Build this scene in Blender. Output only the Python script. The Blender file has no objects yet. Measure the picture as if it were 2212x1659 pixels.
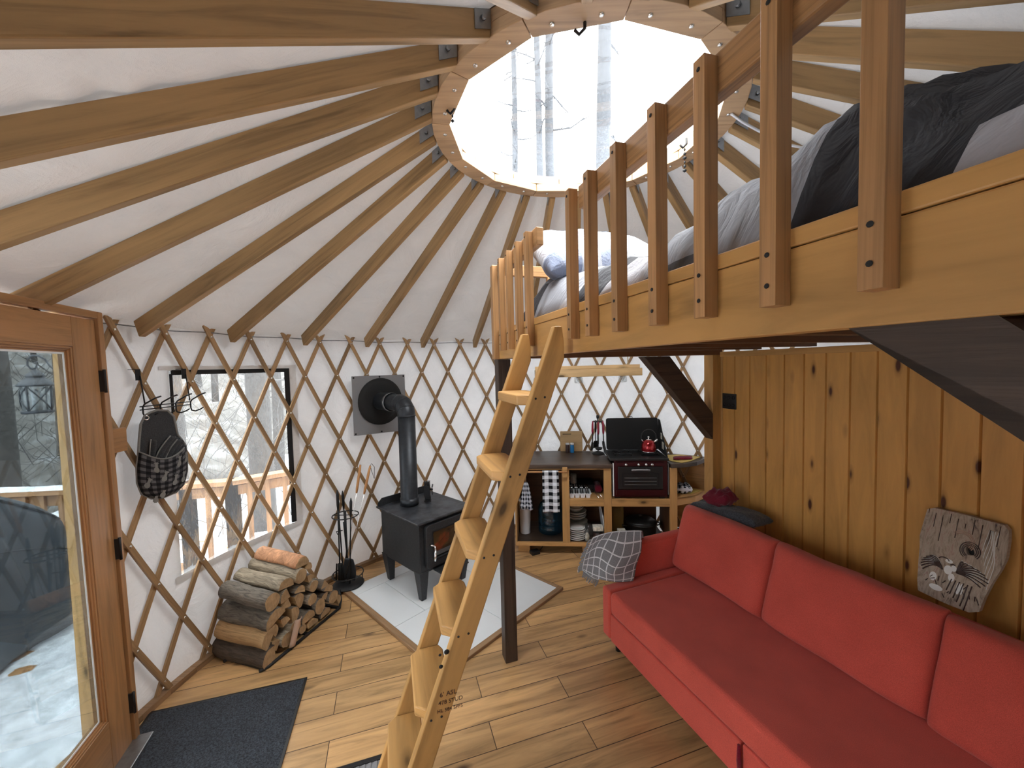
import bpy, bmesh, math, random
from mathutils import Vector as V, Matrix, noise
random.seed(7)
R = math.radians; PI = math.pi
sin, cos = math.sin, math.cos
SC = bpy.context.scene
COL = SC.collection

# ------------------------------------------------------------------ camera
PITCH, ROLL, FPX = .046318727, -.02437854, 847.147
CAM = V((0, 0, 1.865))
F_ = V((0, cos(PITCH), -sin(PITCH))); U_ = V((0, sin(PITCH), cos(PITCH))); X_ = V((1, 0, 0))
XR = X_*cos(ROLL)+U_*sin(ROLL); UR = U_*cos(ROLL)-X_*sin(ROLL)
cd = bpy.data.cameras.new('camera'); cam = bpy.data.objects.new('camera', cd); COL.objects.link(cam)
cd.sensor_fit = 'HORIZONTAL'; cd.sensor_width = 36; cd.lens = 36*FPX/2212; cd.clip_start = .02; cd.clip_end = 500
cam.matrix_world = Matrix(((XR.x, UR.x, -F_.x, CAM.x), (XR.y, UR.y, -F_.y, CAM.y), (XR.z, UR.z, -F_.z, CAM.z), (0, 0, 0, 1)))
SC.camera = cam

# ------------------------------------------------------------------ light
w = bpy.data.worlds.new('overcast_sky'); SC.world = w; w.use_nodes = True
nt = w.node_tree; bg = nt.nodes['Background']
tcw = nt.nodes.new('ShaderNodeTexCoord'); sxw = nt.nodes.new('ShaderNodeSeparateXYZ'); rw = nt.nodes.new('ShaderNodeValToRGB')
nt.links.new(tcw.outputs['Generated'], sxw.inputs[0]); nt.links.new(sxw.outputs['Z'], rw.inputs[0]); nt.links.new(rw.outputs[0], bg.inputs[0])
rw.color_ramp.elements[0].position = 0; rw.color_ramp.elements[0].color = (.30, .33, .37, 1)
rw.color_ramp.elements[1].position = 1; rw.color_ramp.elements[1].color = (1, .99, .965, 1)
bg.inputs[1].default_value = 1.15
SC.view_settings.view_transform = 'Standard'; SC.view_settings.look = 'None'
SC.view_settings.gamma = 1; SC.view_settings.use_curve_mapping = False
SC.view_settings.exposure = 4.4
SC.cycles.max_bounces = 16; SC.cycles.diffuse_bounces = 9; SC.cycles.transparent_max_bounces = 16
SC.cycles.sample_clamp_indirect = 12; SC.cycles.caustics_reflective = False; SC.cycles.caustics_refractive = False

# ------------------------------------------------------------------ frames
CX, CY = .3793, 2.0331              # yurt axis
A_ = R(17.5); UU = V((cos(A_), sin(A_), 0)); VV = V((-sin(A_), cos(A_), 0))
def UVZ(u, v, z): return UU*u+VV*v+V((0, 0, z))
def frame(ox, oy, deg):
    a = R(deg); ax = V((cos(a), sin(a), 0)); bx = V((-sin(a), cos(a), 0)); o = V((ox, oy, 0))
    return lambda p, q, z: o+ax*p+bx*q+V((0, 0, z))
def CYL(deg, r, z): return V((CX+r*cos(R(deg)), CY+r*sin(R(deg)), z))
IDN = lambda x, y, z: V((x, y, z))

# ------------------------------------------------------------------ materials
def _mat(name):
    m = bpy.data.materials.new(name); m.use_nodes = True; nt = m.node_tree; nt.nodes.clear()
    o = nt.nodes.new('ShaderNodeOutputMaterial'); b = nt.nodes.new('ShaderNodeBsdfPrincipled'); nt.links.new(b.outputs[0], o.inputs[0])
    return m, nt, b, o
def N(nt, t, **k):
    n = nt.nodes.new('ShaderNode'+t)
    for a, v in k.items(): setattr(n, a, v)
    return n
def ramp(nt, stops):
    n = N(nt, 'ValToRGB'); cr = n.color_ramp
    while len(cr.elements) < len(stops): cr.elements.new(.5)
    for e, (p, c) in zip(cr.elements, stops): e.position = p; e.color = (*c, 1) if len(c) == 3 else c
    return n
def mixc(nt, a, b, fac, mode='MIX'):
    n = N(nt, 'Mix', data_type='RGBA', blend_type=mode)
    for s, v in ((0, fac), (6, a), (7, b)):
        if hasattr(v, 'links'): nt.links.new(v, n.inputs[s])
        elif s == 0: n.inputs[0].default_value = v
        else: n.inputs[s].default_value = (*v, 1)
    return n.outputs[2]
def mul(c, k): return tuple(x*k for x in c)
def coords(nt, kind, scale, rnd=True):
    tc = N(nt, 'TexCoord'); mp = N(nt, 'Mapping'); mp.inputs['Scale'].default_value = scale
    nt.links.new(tc.outputs[kind], mp.inputs[0])
    if rnd:
        oi = N(nt, 'ObjectInfo'); mm = N(nt, 'Math', operation='MULTIPLY'); mm.inputs[1].default_value = 37
        nt.links.new(oi.outputs['Random'], mm.inputs[0]); nt.links.new(mm.outputs[0], mp.inputs['Location'])
    return mp.outputs[0]
def noise_n(nt, vec, scale=5, detail=4, rough=.55, dist=0):
    n = N(nt, 'TexNoise'); n.inputs['Scale'].default_value = scale; n.inputs['Detail'].default_value = detail
    n.inputs['Roughness'].default_value = rough; n.inputs['Distortion'].default_value = dist
    nt.links.new(vec, n.inputs['Vector']); return n
def bump(nt, b, h, strength, dist=.01):
    n = N(nt, 'Bump'); n.inputs['Strength'].default_value = strength; n.inputs['Distance'].default_value = dist
    nt.links.new(h, n.inputs['Height']); nt.links.new(n.outputs[0], b.inputs['Normal'])
def wood(name, c, dark=.55, rough=.45, grain=14, knots=True, var=.25, spec=.35, bumps=.15, kcol=.18):
    m, nt, b, o = _mat(name)
    vec = coords(nt, 'UV', (1.3, grain, 1)); n1 = noise_n(nt, vec, 1.6, 5, .6, .8)
    r1 = ramp(nt, [(.28, mul(c, dark)), (.5, c), (.75, mul(c, 1.18))]); nt.links.new(n1.outputs[0], r1.inputs[0])
    col = r1.outputs[0]
    v2 = coords(nt, 'UV', (.5, 2.2, 1)); n2 = noise_n(nt, v2, 1.5, 2)
    r2 = ramp(nt, [(.3, (1-var,)*3), (.7, (1+var*.35,)*3)]); nt.links.new(n2.outputs[0], r2.inputs[0])
    col = mixc(nt, col, r2.outputs[0], 1, 'MULTIPLY')
    if knots:
        v3 = coords(nt, 'UV', (3.0, 6.5, 1)); vo = N(nt, 'TexVoronoi', feature='F1'); vo.inputs['Scale'].default_value = 1
        nt.links.new(v3, vo.inputs['Vector'])
        r3 = ramp(nt, [(.05, (1, 1, 1)), (.10, (.45,)*3), (.2, (0, 0, 0))]); nt.links.new(vo.outputs['Distance'], r3.inputs[0])
        col = mixc(nt, col, mul(c, kcol), r3.outputs[0])
    nt.links.new(col, b.inputs['Base Color'])
    b.inputs['Roughness'].default_value = rough; b.inputs['Specular IOR Level'].default_value = spec
    bump(nt, b, n1.outputs[0], bumps, .004)
    return m
def plain(name, c, rough=.5, metal=0, bmp=0, bs=40, var=0, spec=.5, kind='Object', coat=0):
    m, nt, b, o = _mat(name)
    b.inputs['Base Color'].default_value = (*c, 1); b.inputs['Roughness'].default_value = rough; b.inputs['Metallic'].default_value = metal
    b.inputs['Specular IOR Level'].default_value = spec; b.inputs['Coat Weight'].default_value = coat
    if bmp or var:
        n = noise_n(nt, coords(nt, kind, (1, 1, 1), False), bs, 4)
        if bmp: bump(nt, b, n.outputs[0], bmp, .01)
        if var:
            r = ramp(nt, [(.3, mul(c, 1-var)), (.7, mul(c, 1+var))]); nt.links.new(n.outputs[0], r.inputs[0]); nt.links.new(r.outputs[0], b.inputs['Base Color'])
    return m
def fabric(name, c, scale=600, var=.12, big=.12, sheen=.2):
    m, nt, b, o = _mat(name)
    v = coords(nt, 'Object', (1, 1, 1), False)
    n1 = noise_n(nt, v, scale, 2); n2 = noise_n(nt, v, 5, 3)
    r1 = ramp(nt, [(.3, mul(c, 1-var*1.5)), (.7, mul(c, 1+var))]); nt.links.new(n1.outputs[0], r1.inputs[0])
    r2 = ramp(nt, [(.3, (1-big,)*3), (.7, (1+big,)*3)]); nt.links.new(n2.outputs[0], r2.inputs[0])
    nt.links.new(mixc(nt, r1.outputs[0], r2.outputs[0], 1, 'MULTIPLY'), b.inputs['Base Color'])
    b.inputs['Roughness'].default_value = .9; b.inputs['Specular IOR Level'].default_value = .15; b.inputs['Sheen Weight'].default_value = sheen
    bump(nt, b, n1.outputs[0], .3, .002)
    return m
def canvas(name, c, thru=.05):
    m, nt, b, o = _mat(name)
    v = coords(nt, 'Object', (1, 1, 1), False)
    n1 = noise_n(nt, v, 3.2, 5, .6, .6); n2 = noise_n(nt, v, 420, 2)
    r = ramp(nt, [(.25, mul(c, .9)), (.7, mul(c, 1.03))]); nt.links.new(n1.outputs[0], r.inputs[0])
    nt.links.new(r.outputs[0], b.inputs['Base Color']); b.inputs['Roughness'].default_value = .75; b.inputs['Specular IOR Level'].default_value = .25
    h = N(nt, 'Math', operation='MULTIPLY_ADD'); h.inputs[1].default_value = .03
    nt.links.new(n2.outputs[0], h.inputs[0]); nt.links.new(n1.outputs[0], h.inputs[2]); bump(nt, b, h.outputs[0], .7, .04)
    tl = N(nt, 'BsdfTranslucent'); tl.inputs[0].default_value = (.92, .96, 1, 1); mx = N(nt, 'MixShader'); mx.inputs[0].default_value = thru
    nt.links.new(b.outputs[0], mx.inputs[1]); nt.links.new(tl.outputs[0], mx.inputs[2]); nt.links.new(mx.outputs[0], o.inputs[0])
    return m
def glassy(name, tint=(1, 1, 1), gloss=.06, haze=0, hcol=(1, 1, 1), rough=.02, wob=0):
    m, nt, b, o = _mat(name); nt.nodes.remove(b)
    t = N(nt, 'BsdfTransparent'); t.inputs[0].default_value = (*tint, 1); g = N(nt, 'BsdfGlossy'); g.inputs['Roughness'].default_value = rough
    lw = N(nt, 'LayerWeight'); lw.inputs[0].default_value = .35
    mm = N(nt, 'Math', operation='MULTIPLY_ADD'); mm.inputs[1].default_value = .35; mm.inputs[2].default_value = gloss
    nt.links.new(lw.outputs['Fresnel'], mm.inputs[0])
    mx = N(nt, 'MixShader'); nt.links.new(mm.outputs[0], mx.inputs[0]); nt.links.new(t.outputs[0], mx.inputs[1]); nt.links.new(g.outputs[0], mx.inputs[2])
    out = mx.outputs[0]
    if haze:
        tr = N(nt, 'BsdfTranslucent'); tr.inputs[0].default_value = (*hcol, 1); df = N(nt, 'BsdfDiffuse'); df.inputs[0].default_value = (*hcol, 1)
        a = N(nt, 'MixShader'); a.inputs[0].default_value = .35; nt.links.new(tr.outputs[0], a.inputs[1]); nt.links.new(df.outputs[0], a.inputs[2])
        m2 = N(nt, 'MixShader'); m2.inputs[0].default_value = haze; nt.links.new(out, m2.inputs[1]); nt.links.new(a.outputs[0], m2.inputs[2]); out = m2.outputs[0]
    if wob:
        n = noise_n(nt, coords(nt, 'Object', (1, 1, .35), False), 9, 3, .5, 1.5)
        bm = N(nt, 'Bump'); bm.inputs['Strength'].default_value = wob; bm.inputs['Distance'].default_value = .03
        nt.links.new(n.outputs[0], bm.inputs['Height']); nt.links.new(bm.outputs[0], g.inputs['Normal'])
    nt.links.new(out, o.inputs[0]); return m

PINE = (.48, .262, .085)
M = dict(
 rafter=wood('rafter_wood', (.39, .24, .105), .6, .5, 18, False, .3),
 ring=wood('ring_wood', (.55, .36, .20), .7, .45, 16, False, .22),
 lattice=wood('lattice_wood', (.40, .25, .125), .65, .5, 30, False, .35),
 pine=wood('loft_pine', PINE, .72, .42, 9, True, .18),
 rail=wood('railing_fir', (.40, .215, .09), .55, .42, 45, False, .25),
 ladder=wood('ladder_pine', (.50, .28, .095), .68, .5, 11, True, .28),
 kit=wood('cabinet_pine', (.52, .29, .11), .7, .45, 12, True, .2),
 door=wood('door_fir', (.40, .205, .085), .68, .35, 20, False, .25, .5),
 outer=wood('outer_cedar', (.62, .37, .15), .6, .5, 14, True, .2),
 deckrail=wood('deck_cedar', (.42, .23, .11), .6, .7, 14, False, .2),
 dark=wood('dark_stained_wood', (.062, .040, .028), .4, .5, 22, False, .4, .35, .4),
 joist=wood('brown_joist', (.14, .06, .025), .6, .5, 16, False, .3),
 top=wood('worktop_wood', (.075, .05, .036), .35, .35, 16, False, .4),
 board=wood('cutting_board_wood', (.50, .33, .16), .7, .5, 8, True, .2),
 trimw=wood('hearth_trim_wood', (.30, .18, .095), .6, .5, 20, False, .3),
 handle=wood('stick_handle_wood', (.50, .25, .10), .8, .5, 10, False, .1),
 steel=plain('bracket_steel', (.30, .31, .32), .38, .9, 0, 30, .15),
 chrome=plain('bright_metal', (.8, .8, .8), .18, 1), bolt=plain('bolt_zinc', (.75, .73, .68), .25, 1),
 iron=plain('black_iron', (.012, .012, .013), .5, .3, .1, 60), stove=plain('stove_black_steel', (.030, .032, .035), .5, .3, .06, 80, .25), stovetop=plain('stove_top_ashy', (.045, .048, .055), .45, .3, .06, 13, .7),
 pipe=plain('stove_pipe_black', (.028, .032, .038), .42, .4, .03, 30, .2), black=plain('black_plastic', (.012, .012, .012), .4),
 matte=plain('matt_black', (.008, .008, .008), .8), white=plain('white_plastic', (.78, .80, .82), .35), grey=plain('grey_plastic', (.22, .22, .23), .5),
 tile=plain('white_tile', (.74, .77, .79), .22, 0, 0, 3, .02), grout=plain('grout', (.25, .26, .27), .9),
 canvas=canvas('wall_canvas', (.74, .735, .72), .028), roof=canvas('roof_canvas', (.71, .68, .64), .010),
 red=fabric('sofa_red_weave', (.60, .095, .068), 500, .16, .08), mat=fabric('charcoal_mat_pile', (.032, .038, .048), 160, .6, .1),
 grey_knit=fabric('dark_grey_knit', (.06, .065, .075), 160, .4, .15), maroon=fabric('maroon_cotton', (.16, .008, .022), 200, .2, .15),
 felt=fabric('charcoal_felt', (.045, .047, .05), 260, .25, .1), piping=fabric('grey_piping', (.2, .2, .19), 200, .1, .05),
 cover=plain('grill_cover_vinyl', (.035, .043, .052), .38, 0, .5, 5, .2), snow=plain('icy_snow', (.72, .75, .80), .6, 0, .5, 14, .25),
 glass=glassy('door_glass', (.34, .37, .38), .02), dome=glassy('skylight_acrylic', (.96, .98, 1), .02, .010, (.92, .96, 1)),
 vinyl=glassy('window_vinyl', (.36, .38, .39), .02, .03, (.92, .94, .96), .12, .5), vinyl_fill=glassy('fill_window_vinyl', (.92, .94, .96), .03), jar=glassy('jar_glass', (.95, .97, .97), .10, .10, (.85, .88, .88)), stoveglass=glassy('stove_glass', (.45, .40, .36), .10),  # the clear vinyl serves only the added window, to let in more light
 yellow=plain('yellow_board', (.62, .45, .12), .5), gasket=plain('red_gasket', (.30, .04, .04), .5), maroonmetal=plain('maroon_enamel', (.055, .010, .012), .3, .4),
 kettle=plain('red_enamel', (.35, .008, .012), .12, .55, coat=.6), ceramic=plain('cream_ceramic', (.62, .63, .55), .3), plate=plain('white_ceramic', (.74, .74, .72), .25),
 blue=plain('blue_label', (.02, .20, .48), .4), brown=plain('brown_label', (.045, .02, .015), .4), mug=plain('mug_glaze', (.42, .46, .40), .4, 0, 0, 30, .3),
 jug=glassy('blue_jug_plastic', (.35, .62, .75), .08, .15, (.06, .22, .33)), olive=plain('olive_bag', (.16, .11, .02), .6), handle_red=plain('red_handles', (.34, .02, .05), .45),
 paper=plain('printed_paper', (.62, .60, .52), .7, 0, 0, 45, .35), rope=plain('jute_rope', (.42, .33, .2), .9), bark_twig=plain('twig_bark', (.10, .095, .09), .9),
 pith=plain('inner_bark', (.45, .30, .22), .8), frost=plain('lantern_frosted_glass', (.55, .58, .60), .4), lantern=plain('lantern_grey_metal', (.07, .075, .085), .45, .4),
)

def brick_floor():
    m, nt, b, o = _mat('floor_planks')
    tc = N(nt, 'TexCoord'); br = N(nt, 'TexBrick'); br.offset = .37; br.offset_frequency = 2
    for k, v in (('Scale', 1), ('Mortar Size', .0022), ('Brick Width', 1.25), ('Row Height', .158), ('Mortar Smooth', .1), ('Bias', 0)): br.inputs[k].default_value = v
    br.inputs['Color1'].default_value = (.0, .0, .0, 1); br.inputs['Color2'].default_value = (1, 1, 1, 1); br.inputs['Mortar'].default_value = (0, 0, 0, 1)
    nt.links.new(tc.outputs['UV'], br.inputs['Vector'])
    mp = N(nt, 'Mapping'); mp.inputs['Scale'].default_value = (1.1, 11, 1); nt.links.new(tc.outputs['UV'], mp.inputs[0])
    # shift the grain from plank to plank
    ad = N(nt, 'VectorMath', operation='ADD'); sc = N(nt, 'VectorMath', operation='SCALE'); sc.inputs['Scale'].default_value = 9
    nt.links.new(br.outputs['Color'], sc.inputs[0]); nt.links.new(mp.outputs[0], ad.inputs[0]); nt.links.new(sc.outputs[0], ad.inputs[1])
    n1 = noise_n(nt, ad.outputs[0], 1.7, 6, .62, 1.1)
    c = (.54, .33, .15)
    r1 = ramp(nt, [(.27, mul(c, .52)), (.48, c), (.7, mul(c, 1.25))]); nt.links.new(n1.outputs[0], r1.inputs[0])
    r2 = ramp(nt, [(0, (.84, .84, .84)), (1, (1.1, 1.08, 1.05))]); nt.links.new(br.outputs['Color'], r2.inputs[0])
    col = mixc(nt, r1.outputs[0], r2.outputs[0], 1, 'MULTIPLY')
    n3 = noise_n(nt, mp.outputs[0], .9, 3, .5, .5); r3 = ramp(nt, [(.35, (.78, .76, .74)), (.6, (1.05, 1.05, 1.05))]); nt.links.new(n3.outputs[0], r3.inputs[0])
    col = mixc(nt, col, r3.outputs[0], 1, 'MULTIPLY')
    v3 = N(nt, 'Mapping'); v3.inputs['Scale'].default_value = (2.2, 5, 1); nt.links.new(tc.outputs['UV'], v3.inputs[0])
    vo = N(nt, 'TexVoronoi'); vo.inputs['Scale'].default_value = 1; nt.links.new(v3.outputs[0], vo.inputs['Vector'])
    rk = ramp(nt, [(.03, (1, 1, 1)), (.13, (0, 0, 0))]); nt.links.new(vo.outputs['Distance'], rk.inputs[0])
    col = mixc(nt, col, (.075, .04, .02), rk.outputs[0])
    col = mixc(nt, col, (.06, .032, .016), br.outputs['Fac'])
    nt.links.new(col, b.inputs['Base Color']); b.inputs['Roughness'].default_value = .36; b.inputs['Specular IOR Level'].default_value = .4
    bump(nt, b, n1.outputs[0], .08, .004); return m
M['floor'] = brick_floor()
def plank_wall():
    m = wood('plank_wall_pine', (.60, .31, .085), .82, .4, 9, False, .12); nt = m.node_tree; b = [n for n in nt.nodes if n.type == 'BSDF_PRINCIPLED'][0]
    src = b.inputs['Base Color'].links[0].from_socket
    v3 = coords(nt, 'UV', (3.1, 9.5, 1)); vo = N(nt, 'TexVoronoi'); vo.inputs['Scale'].default_value = 1; nt.links.new(v3, vo.inputs['Vector'])
    rk = ramp(nt, [(.07, (1, 1, 1)), (.12, (.3,)*3), (.2, (0, 0, 0))]); nt.links.new(vo.outputs['Distance'], rk.inputs[0])
    nt.links.new(mixc(nt, src, (.07, .018, .006), rk.outputs[0]), b.inputs['Base Color']); return m
M['plank'] = plank_wall()
def bark(name, c, lo=.35, hi=1.5, sc=(3, 14, 1), st=.9):
    m, nt, b, o = _mat(name); v = coords(nt, 'UV', sc); n1 = noise_n(nt, v, 3.2, 6, .65, 1.2)
    r = ramp(nt, [(.3, mul(c, lo)), (.5, c), (.72, mul(c, hi))]); nt.links.new(n1.outputs[0], r.inputs[0]); nt.links.new(r.outputs[0], b.inputs['Base Color'])
    b.inputs['Roughness'].default_value = .9; bump(nt, b, n1.outputs[0], st, .012); return m
M['bark_grey'] = bark('grey_bark', (.17, .145, .115)); M['bark_pale'] = bark('pale_bark', (.34, .28, .20)); M['bark_dark'] = bark('dark_bark', (.085, .062, .045))
M['bark_peel'] = bark('peeled_bark', (.50, .25, .13), .5, 1.6, (5, 4, 1), .3); M['split'] = bark('split_wood', (.48, .30, .14), .5, 1.25, (1.5, 16, 1), .3)
M['trunk'] = bark('tree_bark', (.040, .044, .049), .6, 1.7, (6, 6, 1), .8)
M['trunk_far'] = bark('forest_bark', (.060, .055, .050), .6, 1.6, (6, 6, 1), .6)
def endgrain():
    m, nt, b, o = _mat('end_grain'); v = coords(nt, 'UV', (1, 1, 1)); wv = N(nt, 'TexWave', wave_type='RINGS', rings_direction='Z'); wv.inputs['Scale'].default_value = 38; wv.inputs['Distortion'].default_value = 3
    tc = N(nt, 'TexCoord'); nt.links.new(tc.outputs['UV'], wv.inputs[0])
    n = noise_n(nt, v, 22, 4)
    r = ramp(nt, [(0, (.30, .19, .095)), (1, (.46, .31, .165))]); nt.links.new(wv.outputs['Fac'], r.inputs[0])
    r2 = ramp(nt, [(.3, (.7, .68, .65)), (.7, (1.1, 1.1, 1.1))]); nt.links.new(n.outputs[0], r2.inputs[0])
    nt.links.new(mixc(nt, r.outputs[0], r2.outputs[0], 1, 'MULTIPLY'), b.inputs['Base Color']); b.inputs['Roughness'].default_value = .85; bump(nt, b, n.outputs[0], .3, .004); return m
M['end'] = endgrain()
def grid_cloth(name, base, line, period, width, uvk='UV'):
    m, nt, b, o = _mat(name); tc = N(nt, 'TexCoord'); sp = N(nt, 'SeparateXYZ'); nt.links.new(tc.outputs[uvk], sp.inputs[0]); fs = []
    for ax in ('X', 'Y'):
        p = N(nt, 'Math', operation='PINGPONG'); p.inputs[1].default_value = period/2; nt.links.new(sp.outputs[ax], p.inputs[0])
        l = N(nt, 'Math', operation='LESS_THAN'); l.inputs[1].default_value = width/2; nt.links.new(p.outputs[0], l.inputs[0]); fs.append(l.outputs[0])
    mx = N(nt, 'Math', operation='MAXIMUM'); nt.links.new(fs[0], mx.inputs[0]); nt.links.new(fs[1], mx.inputs[1])
    n = noise_n(nt, coords(nt, uvk, (1, 1, 1), False), 260, 3); r = ramp(nt, [(.3, mul(base, .7)), (.7, mul(base, 1.25))]); nt.links.new(n.outputs[0], r.inputs[0])
    nt.links.new(mixc(nt, r.outputs[0], line, mx.outputs[0]), b.inputs['Base Color']); b.inputs['Roughness'].default_value = .95; b.inputs['Specular IOR Level'].default_value = .1
    bump(nt, b, n.outputs[0], .4, .004); return m
M['throw'] = grid_cloth('grey_check_throw', (.23, .23, .24), (.68, .68, .70), .055, .0065)
def buffalo(name, dark, midc, light, period, kind='UV', stripes=False):
    m, nt, b, o = _mat(name); tc = N(nt, 'TexCoord'); sp = N(nt, 'SeparateXYZ'); nt.links.new(tc.outputs[kind], sp.inputs[0]); fs = []
    for ax in ('X', 'Y'):
        p = N(nt, 'Math', operation='PINGPONG'); p.inputs[1].default_value = period; nt.links.new(sp.outputs[ax], p.inputs[0])
        l = N(nt, 'Math', operation='LESS_THAN'); l.inputs[1].default_value = period/2; nt.links.new(p.outputs[0], l.inputs[0]); fs.append(l.outputs[0])
    a = mixc(nt, light, midc, fs[0]); c2 = mixc(nt, midc, dark, fs[0]); col = mixc(nt, a, c2, fs[1])
    if stripes:   # fine weft lines in the mixed squares
        p = N(nt, 'Math', operation='PINGPONG'); p.inputs[1].default_value = .004; nt.links.new(sp.outputs['Y'], p.inputs[0])
        l = N(nt, 'Math', operation='LESS_THAN'); l.inputs[1].default_value = .0022; nt.links.new(p.outputs[0], l.inputs[0])
        s = mixc(nt, dark, light, l.outputs[0]); df = N(nt, 'Math', operation='SUBTRACT'); nt.links.new(fs[0], df.inputs[0]); nt.links.new(fs[1], df.inputs[1])
        ab = N(nt, 'Math', operation='ABSOLUTE'); nt.links.new(df.outputs[0], ab.inputs[0]); col = mixc(nt, col, s, ab.outputs[0])
    nt.links.new(col, b.inputs['Base Color']); b.inputs['Roughness'].default_value = .9; b.inputs['Specular IOR Level'].default_value = .1; return m
M['mitt'] = buffalo('grey_buffalo_check', (.014, .014, .016), (.035, .035, .038), (.12, .12, .125), .017)
M['towel'] = buffalo('black_white_check', (.008, .008, .010), (.3, .3, .32), (.72, .74, .78), .041, 'UV', True)
M['towel2'] = buffalo('navy_white_stripe', (.008, .010, .018), (.20, .21, .25), (.60, .62, .68), .022, 'UV', True)
def patch(name, cols, size, soft=.02):
    m, nt, b, o = _mat(name); v = coords(nt, 'UV', (1/size, 1/size, 1), False); fl = N(nt, 'VectorMath', operation='FLOOR'); nt.links.new(v, fl.inputs[0])
    wn = N(nt, 'TexWhiteNoise', noise_dimensions='2D'); nt.links.new(fl.outputs[0], wn.inputs['Vector'])
    r = ramp(nt, [(i/len(cols), c) for i, c in enumerate(cols)]); r.color_ramp.interpolation = 'CONSTANT'; nt.links.new(wn.outputs['Value'], r.inputs[0])
    n = noise_n(nt, coords(nt, 'UV', (1, 1, 1), False), 16, 4, .55, .8); nt.links.new(r.outputs[0], b.inputs['Base Color']); b.inputs['Roughness'].default_value = .85; b.inputs['Specular IOR Level'].default_value = .2
    bump(nt, b, n.outputs[0], .55, .03); return m
M['duvet'] = patch('patchwork_duvet', [(.36, .36, .39), (.13, .135, .15), (.26, .27, .30), (.035, .036, .042), (.36, .36, .39), (.085, .09, .10)], .21)
M['pillow'] = patch('check_pillowcase', [(.42, .44, .48), (.22, .25, .33), (.38, .40, .45), (.17, .20, .28)], .10)
def ember():
    m, nt, b, o = _mat('glowing_ember'); n = noise_n(nt, coords(nt, 'Object', (1, 1, 1), False), 34, 5, .6)
    r = ramp(nt, [(.40, (.02, .003, .001)), (.52, (.55, .03, .008)), (.62, (1, .10, .03)), (.75, (1, .45, .25))]); nt.links.new(n.outputs[0], r.inputs[0])
    b.inputs['Base Color'].default_value = (.03, .02, .02, 1); nt.links.new(r.outputs[0], b.inputs['Emission Color']); b.inputs['Emission Strength'].default_value = .045; return m
M['ember'] = ember()
def slab_paint():
    m, nt, b, o = _mat('painted_slab'); v = coords(nt, 'UV', (9, 2.2, 1), False); n = noise_n(nt, v, 3.5, 6, .7, 2.2)
    r = ramp(nt, [(.30, (.05, .03, .03)), (.40, (.26, .20, .15)), (.55, (.42, .34, .26)), (.66, (.30, .17, .14)), (.75, (.55, .50, .45))]); nt.links.new(n.outputs[0], r.inputs[0])
    nt.links.new(r.outputs[0], b.inputs['Base Color']); b.inputs['Roughness'].default_value = .6; return m
M['slab'] = slab_paint()
def hillmat():
    m, nt, b, o = _mat('snowy_hillside'); v = coords(nt, 'Object', (1, 1, 1), False); n = noise_n(nt, v, .9, 8, .72)
    r = ramp(nt, [(.36, (.06, .056, .05)), (.52, (.12, .115, .105)), (.66, (.26, .27, .28))]); nt.links.new(n.outputs[0], r.inputs[0])
    nt.links.new(r.outputs[0], b.inputs['Base Color']); b.inputs['Roughness'].default_value = .9; return m
M['hill'] = hillmat()

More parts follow.
